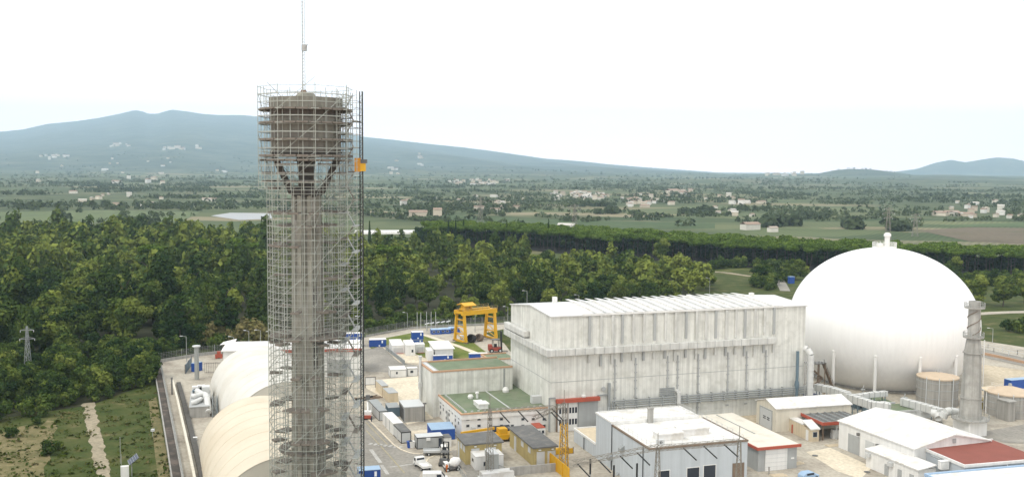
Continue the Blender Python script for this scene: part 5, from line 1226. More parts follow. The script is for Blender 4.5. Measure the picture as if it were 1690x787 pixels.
# ochre sheds, generator, booth
def ochre(lab, px, py, xL, xR, ztop, yaw):
    b = B('ochre_shed', lab, 'shed', G(px, py), radians(yaw)); H = ztop; LX = b.lx(xR,0,H); LY = b.ly(xL,0,H)
    b.part('wall', m_ochre, MB().box(.4,.4,0,LX-.4,LY-.4,H)); b.part('roof', m_dgrey, MB().box(0,0,H,LX,LY,H+.28))
    for a in (.18,.6): b.part('door', m_lgrey, MB().box(LX*a,.3,.05,LX*a+1.7,.42,H*.8))
    for a in (.15,.42,.7):
        b.part('door', m_lgrey, MB().box(.3,LY*a,.05,.42,LY*a+1.3,H*.8)) if a == .7 else b.win('L', LY*a, LY*a+1.4, H*.6, H*.85, off=.4, fr=m_lgrey, glass=m_lgrey)
    for x in (.25,.75): b.part('lamp', m_white, MB().box(LX*x,.1,H-.5,LX*x+.5,.4,H-.3))
    return b
H_ = 3.8
ochre('ochre walled shed with flat dark roof nearer to the blue grey building', 879, 772, 837.5, 921.5, 3.9, 18)
ochre('ochre walled shed with flat dark roof behind the white generator cabin', 766.5, 768, 751, 832, 4.1, 17)
c = box_unit('generator_cabin','white generator cabin with dark window in front of an ochre shed','cabin',785,776,769,831,754,m_white,m_wroof,None,None,radians(17)); c.win('F', c.LX*.28, c.LX*.42, c.H*.3, c.H*.6)
c.win('L', c.LY*.2, c.LY*.35, c.H*.45, c.H*.7); c.win('L', c.LY*.6, c.LY*.75, c.H*.45, c.H*.7)
c = box_unit('transformer_unit','grey louvred cooling unit in front of the white generator cabin','cooling unit',809,783,800,823,750,m_galv,m_lgrey,None,None,radians(17),ribs=True)
c = box_unit('guard_booth','white booth with two dark windows and red brown roof','booth',886,720,876,900,706.5,m_white,m_redp,None,None,radians(17)); c.win('F', c.LX*.15, c.LX*.42, c.H*.35, c.H*.72); c.win('F', c.LX*.58, c.LX*.85, c.H*.35, c.H*.72)
c = box_unit('flat_trailer','grey low trailer with dark roof against the white annex','trailer',834,716.5,831,873,710.5,m_dgrey,m_lgrey,None,None,radians(17)); c.part('canopy', m_galv, MB().box(0,c.LY,c.H+.4,c.LX-1,c.LY+2.5,c.H+.6)); wheels(c.r, (1.2,c.LX-1.5), .9, .45)
o = MB().tube((-2,0,1.1),(2,0,1.1),1.0,14).box(-1.8,-.8,0,-1.2,.8,.4).box(1.2,-.8,0,1.8,.8,.4).build('dark_cylinder_tank', m_dark, loc=G(826,716), rot=YAW); tag(o, 'dark horizontal cylinder left of the low trailer', 'tank')
def yellow_crane():
    r = thing('mobile_crane','yellow mobile crane with lowered boom behind the ochre sheds','mobile crane',G(826,727),radians(20))
    MB().box(-5,-1.3,.6,4.5,1.3,1.7).build('chassis', m_yel, r); MB().box(-.6,-1.0,1.7,1.3,1.0,2.9).build('cab', m_yel, r); MB().box(1.3,-.8,2.0,1.34,.8,2.8).build('windscreen', m_dark, r)
    MB().bar((-1.5,0,3.0),(-9.5,-1.2,2.9),.45,.5).bar((2.5,.2,2.4),(4.5,.2,2.0),.6,.6).build('boom', m_yel, r); wheels(r, (-3.6,-2,2,3.6), 1.2, .6)
yellow_crane()
r = thing('yellow_skip','bright yellow open steel frame box beside the blue grey building','steel frame',G(940,795),radians(18))
O = r.location
LY_ = ext(O, V, 899)
MB().box(-.15,0,0,.0,LY_,hz(O,772)).box(.0,0,0,.9,LY_,.3).build('panel', m_yel, r)
for k in range(5): MB().box(-.3,LY_*k/4-.12,0,-.15,LY_*k/4+.12,hz(O,772)).build('rib', m_yel, r)
r = thing('yellow_barrier','yellow mesh safety barrier in front of the hall door','barrier',G(900,752),YAW)
O = r.location; Lx = ext(O, U, 946)
for k in range(6):
    x = Lx*k/6; mm = MB().box(x+.05,0,.1,x+Lx/6-.05,.08,1.2).box(x+.05,.1,.05,x+Lx/6-.05,4.0,.3)
    mm.build('panel', m_yel, r)
for k in range(7): MB().box(Lx*k/6-.08,-.05,0,Lx*k/6+.08,.12,1.4).build('post', m_rust, r)
r = thing('transformer_bay','low grey wall with railings round the generator yard','wall',G(842,785),YAW)
MB().box(0,0,0,9.5,.3,1.7).build('base', m_conc, r); railing(MB(), [(-9,5.5,0),(-9.5,-6,0)], 1.2, 1.5, .08).build('railing', m_galv, r); railing(MB(), [(-4,10,0),(-.5,2,0)], 1.2, 1.5, .08).build('railing', m_galv, r)
o = MB().box(0,0,0,7,3,.12).box(.3,.3,.12,6.7,2.7,1.2).build('white_roofed_unit', m_wroof, loc=G(795,793), rot=YAW); tag(o, 'white flat unit at the bottom edge below the generator cabin', 'unit')
for px, py, lab in ((676,738,'dark blue bin left of the white bin by the corner cabin'),(680,738,'white bin beside the corner cabin')):
    r = thing('waste_bin', lab, 'bin', G(px, py), .3); MB().extr([(-.45,0),(.45,0),(.55,1.3),(-.55,1.3)], 'y', -.5, .5).build('body', m_blue if 'blue' in lab else m_white, r); MB().box(-.6,-.55,1.3,.6,.55,1.42).build('lid', m_blue if 'blue' in lab else m_white, r)
# switchyard gantry of lattice masts ----------------------------------------------
def lattice(mb, p, q, w0, w1, n, r, cap=0):
    p = Vector(p); q = Vector(q); d = (q-p).normalized(); a = d.orthogonal().normalized() if abs(d.z) > .9 else Vector((0,0,1)); b = d.cross(a)
    def c(t): o = p.lerp(q, t); w = (w0+(w1-w0)*t)/2; return [o+a*w+b*w, o+a*w-b*w, o-a*w-b*w, o-a*w+b*w]
    A = c(0); Z = c(1)
    for i in range(4): mb.bar(A[i], Z[i], r*1.6)
    for k in range(n):
        X = c(k/n); Y = c((k+1)/n)
        for i in range(4):
            mb.bar(X[i], Y[(i+1) % 4], r) if k % 2 == 0 else mb.bar(X[(i+1) % 4], Y[i], r)
    return mb
def mast(px, D, yt, label, w=1.3, spike=2.5):
    O = AT(px, 780, D); O.z = 0; H = hz(O, yt); r = thing('lattice_mast', label, 'lattice mast', O, YAW, 'switchyard masts')
    lattice(MB(), (0,0,0), (0,0,H-spike), w, .45, 16, .055).build('lattice', m_latt, r); MB().bar((0,0,H-spike),(0,0,H),.09).build('spike', m_latt, r); return O, H
T = {}
for k, px, D, yt, lab in (('a',808,186,653,'lattice mast in front of the white annex and generator'),('b',930,190,643,'lattice mast in front of the big white hall door'),('c',1085,165,713,'lattice mast before the front wall of the blue grey building'),('d',1219,167,702,'lattice mast at the right corner of the blue grey building')):
    T[k] = mast(px, D, yt, lab)
    if k == 'b':
        o_ = [o for o in COL.objects if o.get('label') == lab][0]; lattice(MB(), (0,0,.1),(0,0,9.5),1.45,1.05,11,.085).build('lower_lattice', m_yel, o_)
def beam(p, q, label, ins):
    r = thing('lattice_beam', label, 'lattice beam', p, 0, 'switchyard beams'); q = q-p
    lattice(MB(), (0,0,0), q, .8, .8, max(6, int(q.length/1.1)), .045).build('lattice', m_latt, r)
    for t in ins:
        a = q*t+Vector((0,0,-.3)); MB().tube(a, a+Vector((1.9,-2.2,-1.5)), .12, 6).build('insulator', m_black, r)
beam(AT(795,679,188), AT(915,672,190), 'lattice beam crossing in front of the white annex', (.25,.5,.75,.97))
beam(AT(930,668,190), AT(880,690,200), 'short lattice beam between hall door mast and annex', (.4,))
beam(AT(945,764,163), AT(1087,737,165), 'lattice beam along the left face of the blue grey building', (.06,.3,.55,.75))
beam(AT(1087,739,165), AT(1222,728,167), 'lattice beam across the front of the blue grey building', (.3,.55,.8))
for px, yt, lab in ((974,757,'black post left of three before the blue grey wall'),(1013,767,'black post second of three before the blue grey wall'),(1051,764,'black post third of three before the blue grey wall')):
    O = AT(px, 790, 168); O.z = 0; r = thing('insulator_post', lab, 'post', O, 0, 'posts before the blue wall'); H = hz(O, yt)
    MB().tube((0,0,0),(0,0,H*.7),.12,6).build('support', m_galv, r); MB().tube((0,0,H*.7),(0,0,H),.17,8).build('insulator', m_black, r)
# left side: service wall, ducts by the hangar ---------------------------------------
def leftside():
    r = thing('retaining_wall','long dark brown retaining wall beside the grass at left','wall',G(262,623)); O = r.location
    P = [G(*p)-O for p in ((260,612),(268,655),(276,700),(284,745),(293,800),(302,860))]; w = MB(); cp = MB(); fn = MB()
    for a, b in zip(P, P[1:]):
        w.bar(a+Vector((0,0,.5)), b+Vector((0,0,.5)), 1.5, 1.0); n = (b-a).normalized(); s = Vector((n.y,-n.x,0))
        s = s if s.x > 0 else -s
        cp.bar(a+s*.95+Vector((0,0,.6)), b+s*.95+Vector((0,0,.6)), .3, 1.2); cp.bar(a-s*.9+Vector((0,0,.55)), b-s*.9+Vector((0,0,.55)), .25, 1.1)
        k = max(1, int((b-a).length/2.5))
        for q in range(k): p = a.lerp(b, q/k)+s*.95; fn.bar(p+Vector((0,0,1.1)), p+Vector((0,0,2.9)), .07)
        for z in (1.5,2.1,2.8): fn.bar(a+s*.95+Vector((0,0,z)), b+s*.95+Vector((0,0,z)), .05)
    w.build('base', mat('dark_brown_wall', (.06,.052,.042), .95, .35, .4, dirt=(.14,.11,.09), dirtamt=.7, dscale=.3), r); cp.build('coping', m_conc, r); fn.build('fence_rail', m_galv, r)  # very dark brown base with lighter brown patches
    r = thing('service_wall','low cream wall and pipe along the road beside the beige hangar','wall',G(287,640)); O = r.location
    P = [G(*p)-O for p in ((285,634),(293,665),(303,710),(313,755),(326,820))]; w = MB(); pp = MB()
    for a, b in zip(P, P[1:]): w.bar(a+Vector((0,0,.6)), b+Vector((0,0,.6)), .5, 1.2); pp.bar(a+Vector((1.6,0,.35)), b+Vector((1.6,0,.35)), 1.1, .7)
    w.build('base', m_ivory, r); pp.build('channel', m_strut, r)
    o = MB().tube((0,0,0),(0,0,4.2),.2,8).tube((0,0,4.2),(.0,0,4.6),.28,8).build('gate_post', m_dgrey, loc=G(284,651), rot=0); tag(o, 'dark post at the head of the cream service wall', 'post')
    # exhaust stack of the ventilation plant
    O = G(325,626); r = thing('exhaust_stack','slim grey exhaust stack with flat cap left of the white hangar','exhaust stack',O); H = hz(O,573)
    MB().tube((0,0,0),(0,0,H),.62,14).build('pipe', m_galv, r, smooth=True); MB().lathe([(.6,H),(1.15,H+.25),(1.15,H+.5),(.2,H+.7)],14).build('cap', m_lgrey, r)
    b = B('ventilation_room','low concrete plant room carrying ducts between the road and hangars','plant room',G(313,690),radians(17)); LX, LY = 4.6, 17.5; H = 2.6
    b.part('wall', m_conc, MB().box(0,0,0,LX,LY,H)); b.part('roof', m_grey, MB().box(-.1,-.1,H,LX+.1,LY+.1,H+.12))
    def on(p): return b.O+b.u*p[0]+b.w*p[1]+Vector((0,0,p[2]))
    def duct(lab, pts, rad, rect=False):
        o = on(pts[0]); rr = thing('air_duct', lab, 'air duct', (o.x,o.y,H), b.yaw); L = [Vector((p[0]-pts[0][0],p[1]-pts[0][1],p[2]-H)) for p in pts]
        m = MB()
        if rect:
            for a, c in zip(L, L[1:]): m.bar(a, c, rad*2, rad*2)
        else:
            m.path(L, rad, 14)
            for p in L[1:-1]: m.lathe([(0.001,p.z-rad),(rad*.8,p.z-rad*.6),(rad,p.z),(rad*.8,p.z+rad*.6),(.001,p.z+rad)],14,(p.x,p.y))
        m.build('casing', m_duct, rr, smooth=not rect); return rr
    duct('thick white round duct bending toward us beside the plant room', [(1.5,13,H+1.0),(2.6,9.5,H+1.0),(3.6,7.5,H+1.1),(4.0,4.0,H+1.0),(4.3,0,1.2)], .75)
    duct('white round duct branching left on the plant room roof', [(3.4,8.5,H+1.2),(1.2,6.5,H+1.2),(.4,6.8,H+1.2)], .65)
    duct('lower white duct elbow sticking out at the front of the plant room', [(2.6,5.2,H+.7),(1.2,2.4,H+.7),(.4,2.3,H+.5)], .6)
    duct('square grey duct riser at the back of the plant room roof', [(3.6,13.6,H+.8),(3.6,16.4,H+.8)], .95, True)
    for x, y, w, d, h, lab, m in ((1.0,15.6,1.4,1.6,1.6,'white fan box at the back left of the plant room',m_white),(2.4,17.0,1.8,1.2,1.5,'white fan box behind the plant room at the stack foot',m_white),(1.0,13.0,1.2,1.2,1.2,'blue grey pump on the plant room roof',m_bpipe)):
        rr = thing('fan_unit', lab, 'fan unit', on((x,y,H+.12)), b.yaw); MB().box(-w/2,-d/2,0,w/2,d/2,h).build('casing', m, rr); MB().tube((0,-d/2-.04,h*.5),(0,-d/2,h*.5),.4,12).build('grille', m_black, rr)
    b.part('railing', m_white, railing(MB(), [(.1,10.8,H+.1),(2.6,10.8,H+.1),(2.6,12.4,H+.1)], 1.0, .8, .05))
    st = thing('steel_stairs','steel stairs climbing beside the white hangar','stairs',on((5.2,-.5,0)),b.yaw); s = MB(); tr = MB()
    for x in (0,1.1): s.bar((x,0,.1),(x,8,3.4),.12,.3)
    for k in range(16): tr.box(.05,.1+.5*k,.1+.206*k,1.05,.45+.5*k,.16+.206*k)
    s.build('stringer', m_bpipe, st); tr.build('tread', m_galv, st); railing(MB(), [(0,0,.2),(0,8,3.5)], 1.0, 1.2, .05).build('railing', m_lgrey, st)
    c = box_unit('shipping_container','blue container standing behind the slim grey exhaust stack','container',322,614,315.5,334,600,m_blue,m_blueL,None,None,radians(65)); 
    r = thing('steel_gate','dark mesh gate panel left of the blue container by the stack','gate',G(311,610),radians(100)); MB().box(-6,-.05,.1,6,.05,2.6).build('panel', m_bpipe, r)
    for x in (-6,0,6): MB().box(x-.1,-.1,0,x+.1,.1,2.9).build('post', m_dgrey, r)
    r = thing('steel_gate','dark bar gate right of the blue container before the hangar','gate',G(338,616),radians(12)); g = MB()
    for k in range(13): g.bar((k*.5,0,.1),(k*.5,0,3.2),.07)
    g.bar((0,0,.3),(6,0,.3),.08).bar((0,0,3.0),(6,0,3.0),.08).build('bars', m_dgrey, r)
    o = MB().box(-1.1,-.6,.3,1.1,.6,1.3).box(-.5,-.55,1.3,.6,.55,2.2).tube((-.7,-.7,.4),(-.7,.7,.4),.4,10).tube((.7,-.7,.4),(.7,.7,.4),.4,10).build('small_tractor', m_redp, loc=G(361,591), rot=.3); tag(o, 'small orange red tractor behind the left shoulder of the white hangar', 'tractor')
    r = thing('sunshade','white pointed sunshade behind the white hangar','sunshade',G(377,588)); MB().add([(-2.2,-1.5,4),(2.4,-1.2,4.6),(2.2,1.8,5.4),(-2,1.5,4.4),(-2.2,-1.5,3.9),(2.4,-1.2,4.5),(2.2,1.8,5.3),(-2,1.5,4.3)], [(0,1,2,3),(7,6,5,4),(0,4,5,1),(1,5,6,2),(2,6,7,3),(3,7,4,0)]).build('canopy', m_white, r)
    p = MB(); p.bar((-1.5,-1,0),(-1.5,-1,4.1),.12).bar((1.5,1,0),(1.5,1,5),.12).build('post', m_rust, r)
    b = box_unit('kerb_box','small white kerb side cabinet at the left foot of beige hangar','cabinet',319,727,316.5,325,722.5,m_white,m_white,None,None,radians(17))
    # solar panel stand
    O = G(214,786); r = thing('solar_station','solar panel on a post with a white cabinet in the left grass','solar panel',O,radians(20))
    MB().box(-1.6,-.4,0,-.1,.5,2.2).build('cabinet', m_white, r); MB().tube((.4,0,0),(.4,0,3.2),.1,8).build('post', m_galv, r)
    s = MB().box(-1.1,-.8,-.05,1.1,.8,.05).xf(Matrix.Translation((.7,-.1,3.4)) @ Matrix.Rotation(radians(-38),4,'Y') @ Matrix.Rotation(radians(25),4,'X')).build('solar_panel', m_solar, r)
    g = MB()
    for k in range(-2,3): g.box(-1.1+.0,k*.36-.02,.05,1.1,k*.36+.02,.065)
    for k in range(-2,3): g.box(k*.5-.02,-.8,.052,k*.5+.02,.8,.063)
    g.xf(Matrix.Translation((.7,-.1,3.4)) @ Matrix.Rotation(radians(-38),4,'Y') @ Matrix.Rotation(radians(25),4,'X')).build('grid', m_galv, s)
    MB().bar((-1.4,0,2.2),(-1.4,0,4.6),.06).build('antenna', m_galv, r)
    r = thing('camera_mast','thin pole with junction box in the grass left of the wall','pole',G(252,722)); MB().tube((0,0,0),(0,0,1.6),.08,6).build('post', m_galv, r); MB().box(-.3,-.3,1.5,.4,.3,2.0).build('box', m_lgrey, r)
    r = thing('thin_pole','thin bare pole standing behind the solar panel','pole',G(199,765)); MB().tube((0,0,0),(0,0,5.5),.06,6).build('pole', m_galv, r)
leftside()
# pylons ---------------------------------------------------------------------------
def pylon(px, py, yt, label, w, arms, m=m_galv, rr=.09, group=None):
    O = G(px, py); H = hz(O, yt); r = thing('pylon', label, 'pylon', O, .2, group); lattice(MB(), (0,0,0),(0,0,H), w, w*.16, 14, rr).build('lattice', m, r)
    for z, L in arms:
        a = MB().bar((-L,0,H*z),(L,0,H*z),rr*2).bar((-L,0,H*z),(0,0,H*z+L*.35),rr).bar((L,0,H*z),(0,0,H*z+L*.35),rr); o = a.build('crossarm', m, r)
        for s in (-1, 1): MB().tube((s*L,0,H*z),(s*L,0,H*z-rr*8),rr*1.3,5).build('insulator', m_lgrey, o)
    return O, H
pylon(47, 632, 538, 'lattice pylon with short arms standing in the bushes at left', 1.8, ((.93,1.7),(.78,1.9)), m=m_pipe, rr=.07)
for px, py, yt, lab in ((948,385,337,'distant lattice pylon in the fields right of the tower'),(1465,398,342,'distant lattice pylon behind the top of the sphere'),(1510,390,353,'distant lattice pylon right of the sphere top'),(793,372,325,'faint distant pylon in the fields left of centre')):
    pylon(px, py, yt, lab, 5, ((.95,4),(.82,5.5),(.69,4)), m=m_latt, rr=.14)

r = thing('pipe_pile','heap of dark pipes and fittings on the pale pavement beside the scaffold','pipe pile',G(608,659),.4)
for k in range(9):
    a = R.uniform(-.4,.4); x, y = R.uniform(-2.6,2.6), R.uniform(-1.5,1.5); MB().tube((x-1.2*cos(a),y-1.2*sin(a),.25+.05*k),(x+1.2*cos(a),y+1.2*sin(a),.25+.06*k),R.uniform(.15,.3),8).build('pipe', m_rust if k % 3 else m_black, r)

def car(px, py, yaw, m, label):
    r = thing('car', label, 'car', G(px, py), yaw)
    MB().extr([(-2.0,.3),(2.0,.3),(2.05,.75),(1.2,.92),(.7,1.42),(-1.2,1.45),(-1.95,.95)], 'y', -.85, .85).build('body', m, r, bevel=.08)
    MB().add([(1.17,-.7,.95),(1.17,.7,.95),(.72,.64,1.4),(.72,-.64,1.4)], [(0,1,2,3)]).build('windscreen', m_dark, r)
    for y in (-.87,.86): MB().box(-1.1,y,.95,.65,y+.01,1.35).build('side_window', m_dark, r)
    wheels(r, (-1.25,1.3), .76, .32)
car(1334, 789, radians(25), m_blueL, 'pale blue car at the bottom edge right of the low store')
for px, py, yw, lab in ((1285,784,.2,'pale planks lying in front of the low store door'),(1316,765,.5,'short pale planks beside the right corner of the low store'),(1375,735,.3,'pale boards lying on the yard below the red edged canopy')):
    r = thing('plank_pile', lab, 'planks', G(px, py), yw)
    for k in range(4): MB().box(-1.6+R.uniform(-.2,.2),-.7+.36*k,0,1.4+R.uniform(-.2,.3),-.4+.36*k,.14+.05*(k%2)).build('plank', m_beigeb, r)
for px, py, lab in ((1431,779,'round black drain cover before the lean-to store'),(1345,752,'round drain cover on the yard between store and workshop'),(700,775,'drain cover on the kerbed island by the road')):
    o = MB().lathe([(.6,.12),(.6,.17),(.45,.18),(0,.18)],16).build('drain_cover', m_dgrey, loc=G(px,py)); tag(o, lab, 'drain cover')
for x, y, lab in ((8,4.5,'white air conditioner at the right part of the lower white roof'),(3.2,2.2,'white vent box near the front corner of the lower white roof')):
    p = BLUE.O+BLUE.u*x+BLUE.w*y+Vector((0,0,9.1)); r = thing('roof_unit', lab, 'roof unit', p, BLUE.yaw); MB().box(-.7,-.4,0,.7,.4,.9).build('casing', m_lgrey, r); MB().tube((0,-.45,.45),(0,-.4,.45),.3,12).build('grille', m_dgrey, r)
# ---------------------------------------------------------------- vegetation
def leaf_material(name, dark, mid, light, obj=.5):
    m = bpy.data.materials.new(name); m.use_nodes = True; t = m.node_tree; t.nodes.clear(); L = t.links.new
    out = N(t,'ShaderNodeOutputMaterial'); d = N(t,'ShaderNodeBsdfDiffuse'); tr = N(t,'ShaderNodeBsdfTranslucent'); ms = N(t,'ShaderNodeMixShader'); ms.inputs[0].default_value = .12
    at = N(t,'ShaderNodeAttribute'); at.attribute_name = 'tone'; oi = N(t,'ShaderNodeObjectInfo')
    a = N(t,'ShaderNodeMath',operation='MULTIPLY_ADD'); a.inputs[1].default_value = obj; L(oi.outputs['Random'], a.inputs[0]); L(at.outputs['Fac'], a.inputs[2])
    s = N(t,'ShaderNodeMath',operation='SUBTRACT'); s.inputs[1].default_value = obj/2; L(a.outputs[0], s.inputs[0])
    r = N(t,'ShaderNodeValToRGB'); e = r.color_ramp.elements; e[0].position = 0; e[0].color = (*dark,1); e[1].position = 1; e[1].color = (*light,1); x = e.new(.5); x.color = (*mid,1)
    L(s.outputs[0], r.inputs[0]); L(r.outputs[0], d.inputs[0]); L(r.outputs[0], tr.inputs[0]); L(d.outputs[0], ms.inputs[1]); L(tr.outputs[0], ms.inputs[2]); L(ms.outputs[0], out.inputs[0])
    return m
m_leaf = leaf_material('foliage', (.022,.044,.016), (.070,.106,.025), (.19,.225,.048))
m_pine = leaf_material('pine_foliage', (.035,.065,.012), (.082,.135,.020), (.15,.21,.04), .2)
m_far  = leaf_material('distant_foliage', (.050,.068,.036), (.082,.106,.05), (.13,.15,.07), .0)
m_cane = leaf_material('cane_foliage', (.07,.075,.025), (.15,.14,.055), (.24,.20,.09), .1)
def quads(c, nrm, size, rs):
    n = len(c); t = rs.normal(size=(n,3)); t -= nrm*(t*nrm).sum(1,keepdims=True); t /= np.linalg.norm(t,axis=1,keepdims=True)+1e-9
    b = np.cross(nrm, t); s1 = (size*rs.uniform(.6,1.25,n))[:,None]; s2 = s1*rs.uniform(.5,1.,n)[:,None]
    k = rs.uniform(-.25,.25,(n,1))
    return np.stack([c-t*s1-b*s2*.45, c+b*s2*-.9+t*s1*k, c+t*s1+b*s2*.3, c+b*s2*.9-t*s1*k], 1)       # leaf-like rhombs
def crown(lobes, n, size, rs, tone=.45, tv=.16, lv=.16, hole=.45):
    lob = np.array(lobes, float); w = (lob[:,3]*lob[:,4]*lob[:,5])**.66; idx = rs.choice(len(lob), n, p=w/w.sum())
    d = rs.normal(size=(n,3)); d /= np.linalg.norm(d,axis=1,keepdims=True)
    rr = 1-np.abs(rs.normal(0,.22,n)); rr = np.clip(rr,.25,1.0)
    # lumpy surface, with bites taken out of it
    ph = rs.uniform(0,6.28,(len(lob),3)); bump = 1+.17*np.sin(d[:,0]*5+ph[idx,0])*np.sin(d[:,1]*5+ph[idx,1])+.12*np.sin(d[:,2]*9+ph[idx,2])
    tv = tv*.6; c = lob[idx,:3]+d*lob[idx,3:6]*(rr*bump)[:,None]
    nr = d*lob[idx,3:6].max(1,keepdims=True)/lob[idx,3:6]+rs.normal(0,.55,(n,3)); nr /= np.linalg.norm(nr,axis=1,keepdims=True)
    lt = rs.normal(0,lv,len(lob)); tn = tone+lt[idx]+rs.normal(0,tv,n)
    return quads(c, nr, np.full(n,size), rs), np.clip(tn,0,1)
def lobes_round(rs, h, rad, k=12, base=.3):
    L = [(0,0,h*(base+1)/2, rad*.7,rad*.7,h*(1-base)*.42)]
    for i in range(k):
        a = rs.uniform(0,6.28); z = rs.uniform(base+.08,.93); f = sin(pi*min(1,max(.06,(z-base)/(1-base)*.9+.12)))**.7; q = rad*f*rs.uniform(.45,.8); s = rad*rs.uniform(.28,.48)
        L.append((q*cos(a), q*sin(a), h*z, s, s, s*rs.uniform(.65,.95)))
    return L
def lobes_tall(rs, h, rad, k=16):
    L = []
    for i in range(k):
        z = .2+.78*i/(k-1); f = (1-abs(z-.5)*1.25)*rs.uniform(.5,1.0); a = rs.uniform(0,6.28); s = rad*rs.uniform(.4,.65)*(1.15-z*.6)
        L.append((rad*.55*f*cos(a), rad*.55*f*sin(a), h*z, s, s, s*1.5))
    return L
def lobes_cone(rs, h, rad):
    L = []
    for i in range(9):
        z = .14+.8*i/8; r_ = rad*(1.02-z)
        for q in range(5 if z < .7 else 2):
            a = rs.uniform(0,6.28); L.append((r_*.6*cos(a), r_*.6*sin(a), h*z, r_*.5+.3, r_*.5+.3, h*.055))
    return L
def lobes_pine(rs, h, rad):
    L = []
    for i in range(11):
        a = rs.uniform(0,6.28); q = rad*sqrt(rs.uniform(0,1))*.72; s = rad*rs.uniform(.3,.46); L.append((q*cos(a), q*sin(a), h-.9-q*q*.03+rs.uniform(-.6,.5), s, s, rs.uniform(.9,1.5)))
    return L
def trunk_mb(rs, h, r, limbs=5, top=.75, lean=.4):
    m = MB(); p = Vector((0,0,-.2)); n = 4; pts = [p]
    for k in range(n): p = p+Vector((rs.uniform(-lean,lean), rs.uniform(-lean,lean), h*top/n)); pts.append(p)
    for k in range(n): m.tube(pts[k], pts[k+1], r*(1-.17*k), 7, r*(1-.17*(k+1)))
    for k in range(limbs):
        a = rs.uniform(0,6.28); q = pts[2+k % 3] if n > 2 else pts[-1]; L = h*rs.uniform(.14,.24); m.tube(q, q+Vector((cos(a)*L, sin(a)*L, L*.8)), r*.42, 5, r*.15)
    return m
def leaf_obj(name, Q, T, m, parent=None, loc=None):
    n = len(Q); me = bpy.data.meshes.new(name); me.vertices.add(n*4); me.loops.add(n*4); me.polygons.add(n)
    me.vertices.foreach_set('co', np.ascontiguousarray(Q, dtype=np.float32).ravel()); me.loops.foreach_set('vertex_index', np.arange(n*4, dtype=np.int32))
    me.polygons.foreach_set('loop_start', np.arange(0,n*4,4,dtype=np.int32)); me.update(calc_edges=True)
    at = me.attributes.new('tone','FLOAT','FACE'); at.data.foreach_set('value', np.ascontiguousarray(T, dtype=np.float32)); me.materials.append(m)
    o = bpy.data.objects.new(name, me); COL.objects.link(o)
    if parent: o.parent = parent
    if loc is not None: o.location = loc
    return o
rs = np.random.RandomState(11)
KINDS = {}                                                    # kind -> list of (crown quads, tones, trunk mesh builder args)
def kind(name, fn, h, nvar, n, size, tone, tv=.15, lv=.17, trunk=(.26,5,.75,.4)):
    KINDS[name] = [(*crown(fn(rs), n, size, rs, tone+rs.uniform(-.05,.05), tv, lv), h, trunk) for _ in range(nvar)]
kind('round', lambda r: lobes_round(r, 12, 5.3, 13, .18), 12, 5, 3600, .48, .38, .14, .22)
kind('wide',  lambda r: lobes_round(r, 10, 6.2, 17, .15), 10, 4, 3400, .5, .34, .14, .2)
kind('tall',  lambda r: lobes_tall(r, 17, 5.4, 18), 17, 4, 3000, .5, .34, .14, .18)
kind('light', lambda r: lobes_round(r, 13, 4.9, 13, .18), 13, 4, 3000, .48, .70, .14, .18)
kind('cone',  lambda r: lobes_cone(r, 17, 4.0), 17, 2, 2200, .45, .16, .12, .08)
kind('bush',  lambda r: lobes_round(r, 4, 2.6, 8, .05), 4, 3, 1100, .32, .36, .15, .15, (.1,3,.6,.2))
kind('cypress', lambda r: [(0,0,z,1.1*(1.05-z/14)+.1,1.1*(1.05-z/14)+.1,1.6) for z in (1.6,3.4,5.2,7,8.8,10.6,12.2)], 13, 2, 900, .4, .08, .08, .05, (.2,0,.4,.05))
kind('pine',  lambda r: lobes_pine(r, 14, 5.2), 14, 4, 1500, .42, .5, .16, .14, (.26,6,.9,.35))
PROTO = {}
def proto(kd, v):
    if (kd, v) not in PROTO:
        Q, Tn, h, tr = KINDS[kd][v]; r = bpy.data.objects.new('tree', None)
        c = leaf_obj('crown', Q, Tn, m_pine if kd == 'pine' else m_leaf); t = trunk_mb(rs, h, tr[0], tr[1], tr[2], tr[3]).build('trunk', m_pbark if kd == 'pine' else m_bark)
        PROTO[(kd, v)] = (c, t, [0])
    return PROTO[(kd, v)]
def plant(kd, x, y, s, label, cat='tree', group=None, name=None, z=0.):
    v = rs.randint(len(KINDS[kd])); c, t, used = proto(kd, v)
    names = {'round':'broadleaf_tree','wide':'broadleaf_tree','tall':'poplar_tree','light':'broadleaf_tree','cone':'conifer_tree','bush':'bush','cypress':'cypress_tree','pine':'umbrella_pine'}
    r = thing(name or names[kd], label, cat, (x, y, z), rs.uniform(0,6.28), group); k = rs.uniform(.88,1.12); r.scale = (s*k, s*k, s)
    for o in (c, t):
        if used[0] < 2: q = o; used[0] += 1
        else: q = o.copy(); COL.objects.link(q)
        q.parent = r
    return r
def inpoly(x, y, P):
    ins = False
    for (x0,y0),(x1,y1) in zip(P, P[1:]+P[:1]):
        if (y0 > y) != (y1 > y) and x < (x1-x0)*(y-y0)/(y1-y0)+x0: ins = not ins
    return ins
def wpoly(px): return [tuple(G(a,b))[:2] for a, b in px]
def scatter(P, d, holes=(), tries=30, far=1.0):
    xs = [p[0] for p in P]; ys = [p[1] for p in P]; out = []; cell = {}
    n = int((max(xs)-min(xs))*(max(ys)-min(ys))/(d*d)*2.2)
    for _ in range(n):
        x, y = rs.uniform(min(xs),max(xs)), rs.uniform(min(ys),max(ys))
        if not inpoly(x,y,P) or any(inpoly(x,y,h) for h in holes): continue
        ci, cj = int(x//d), int(y//d)
        if any((x-a)**2+(y-b)**2 < d*d*.62 for i in (-1,0,1) for j in (-1,0,1) for a, b in cell.get((ci+i,cj+j),())): continue
        cell.setdefault((ci,cj),[]).append((x,y)); out.append((x,y))
    return out
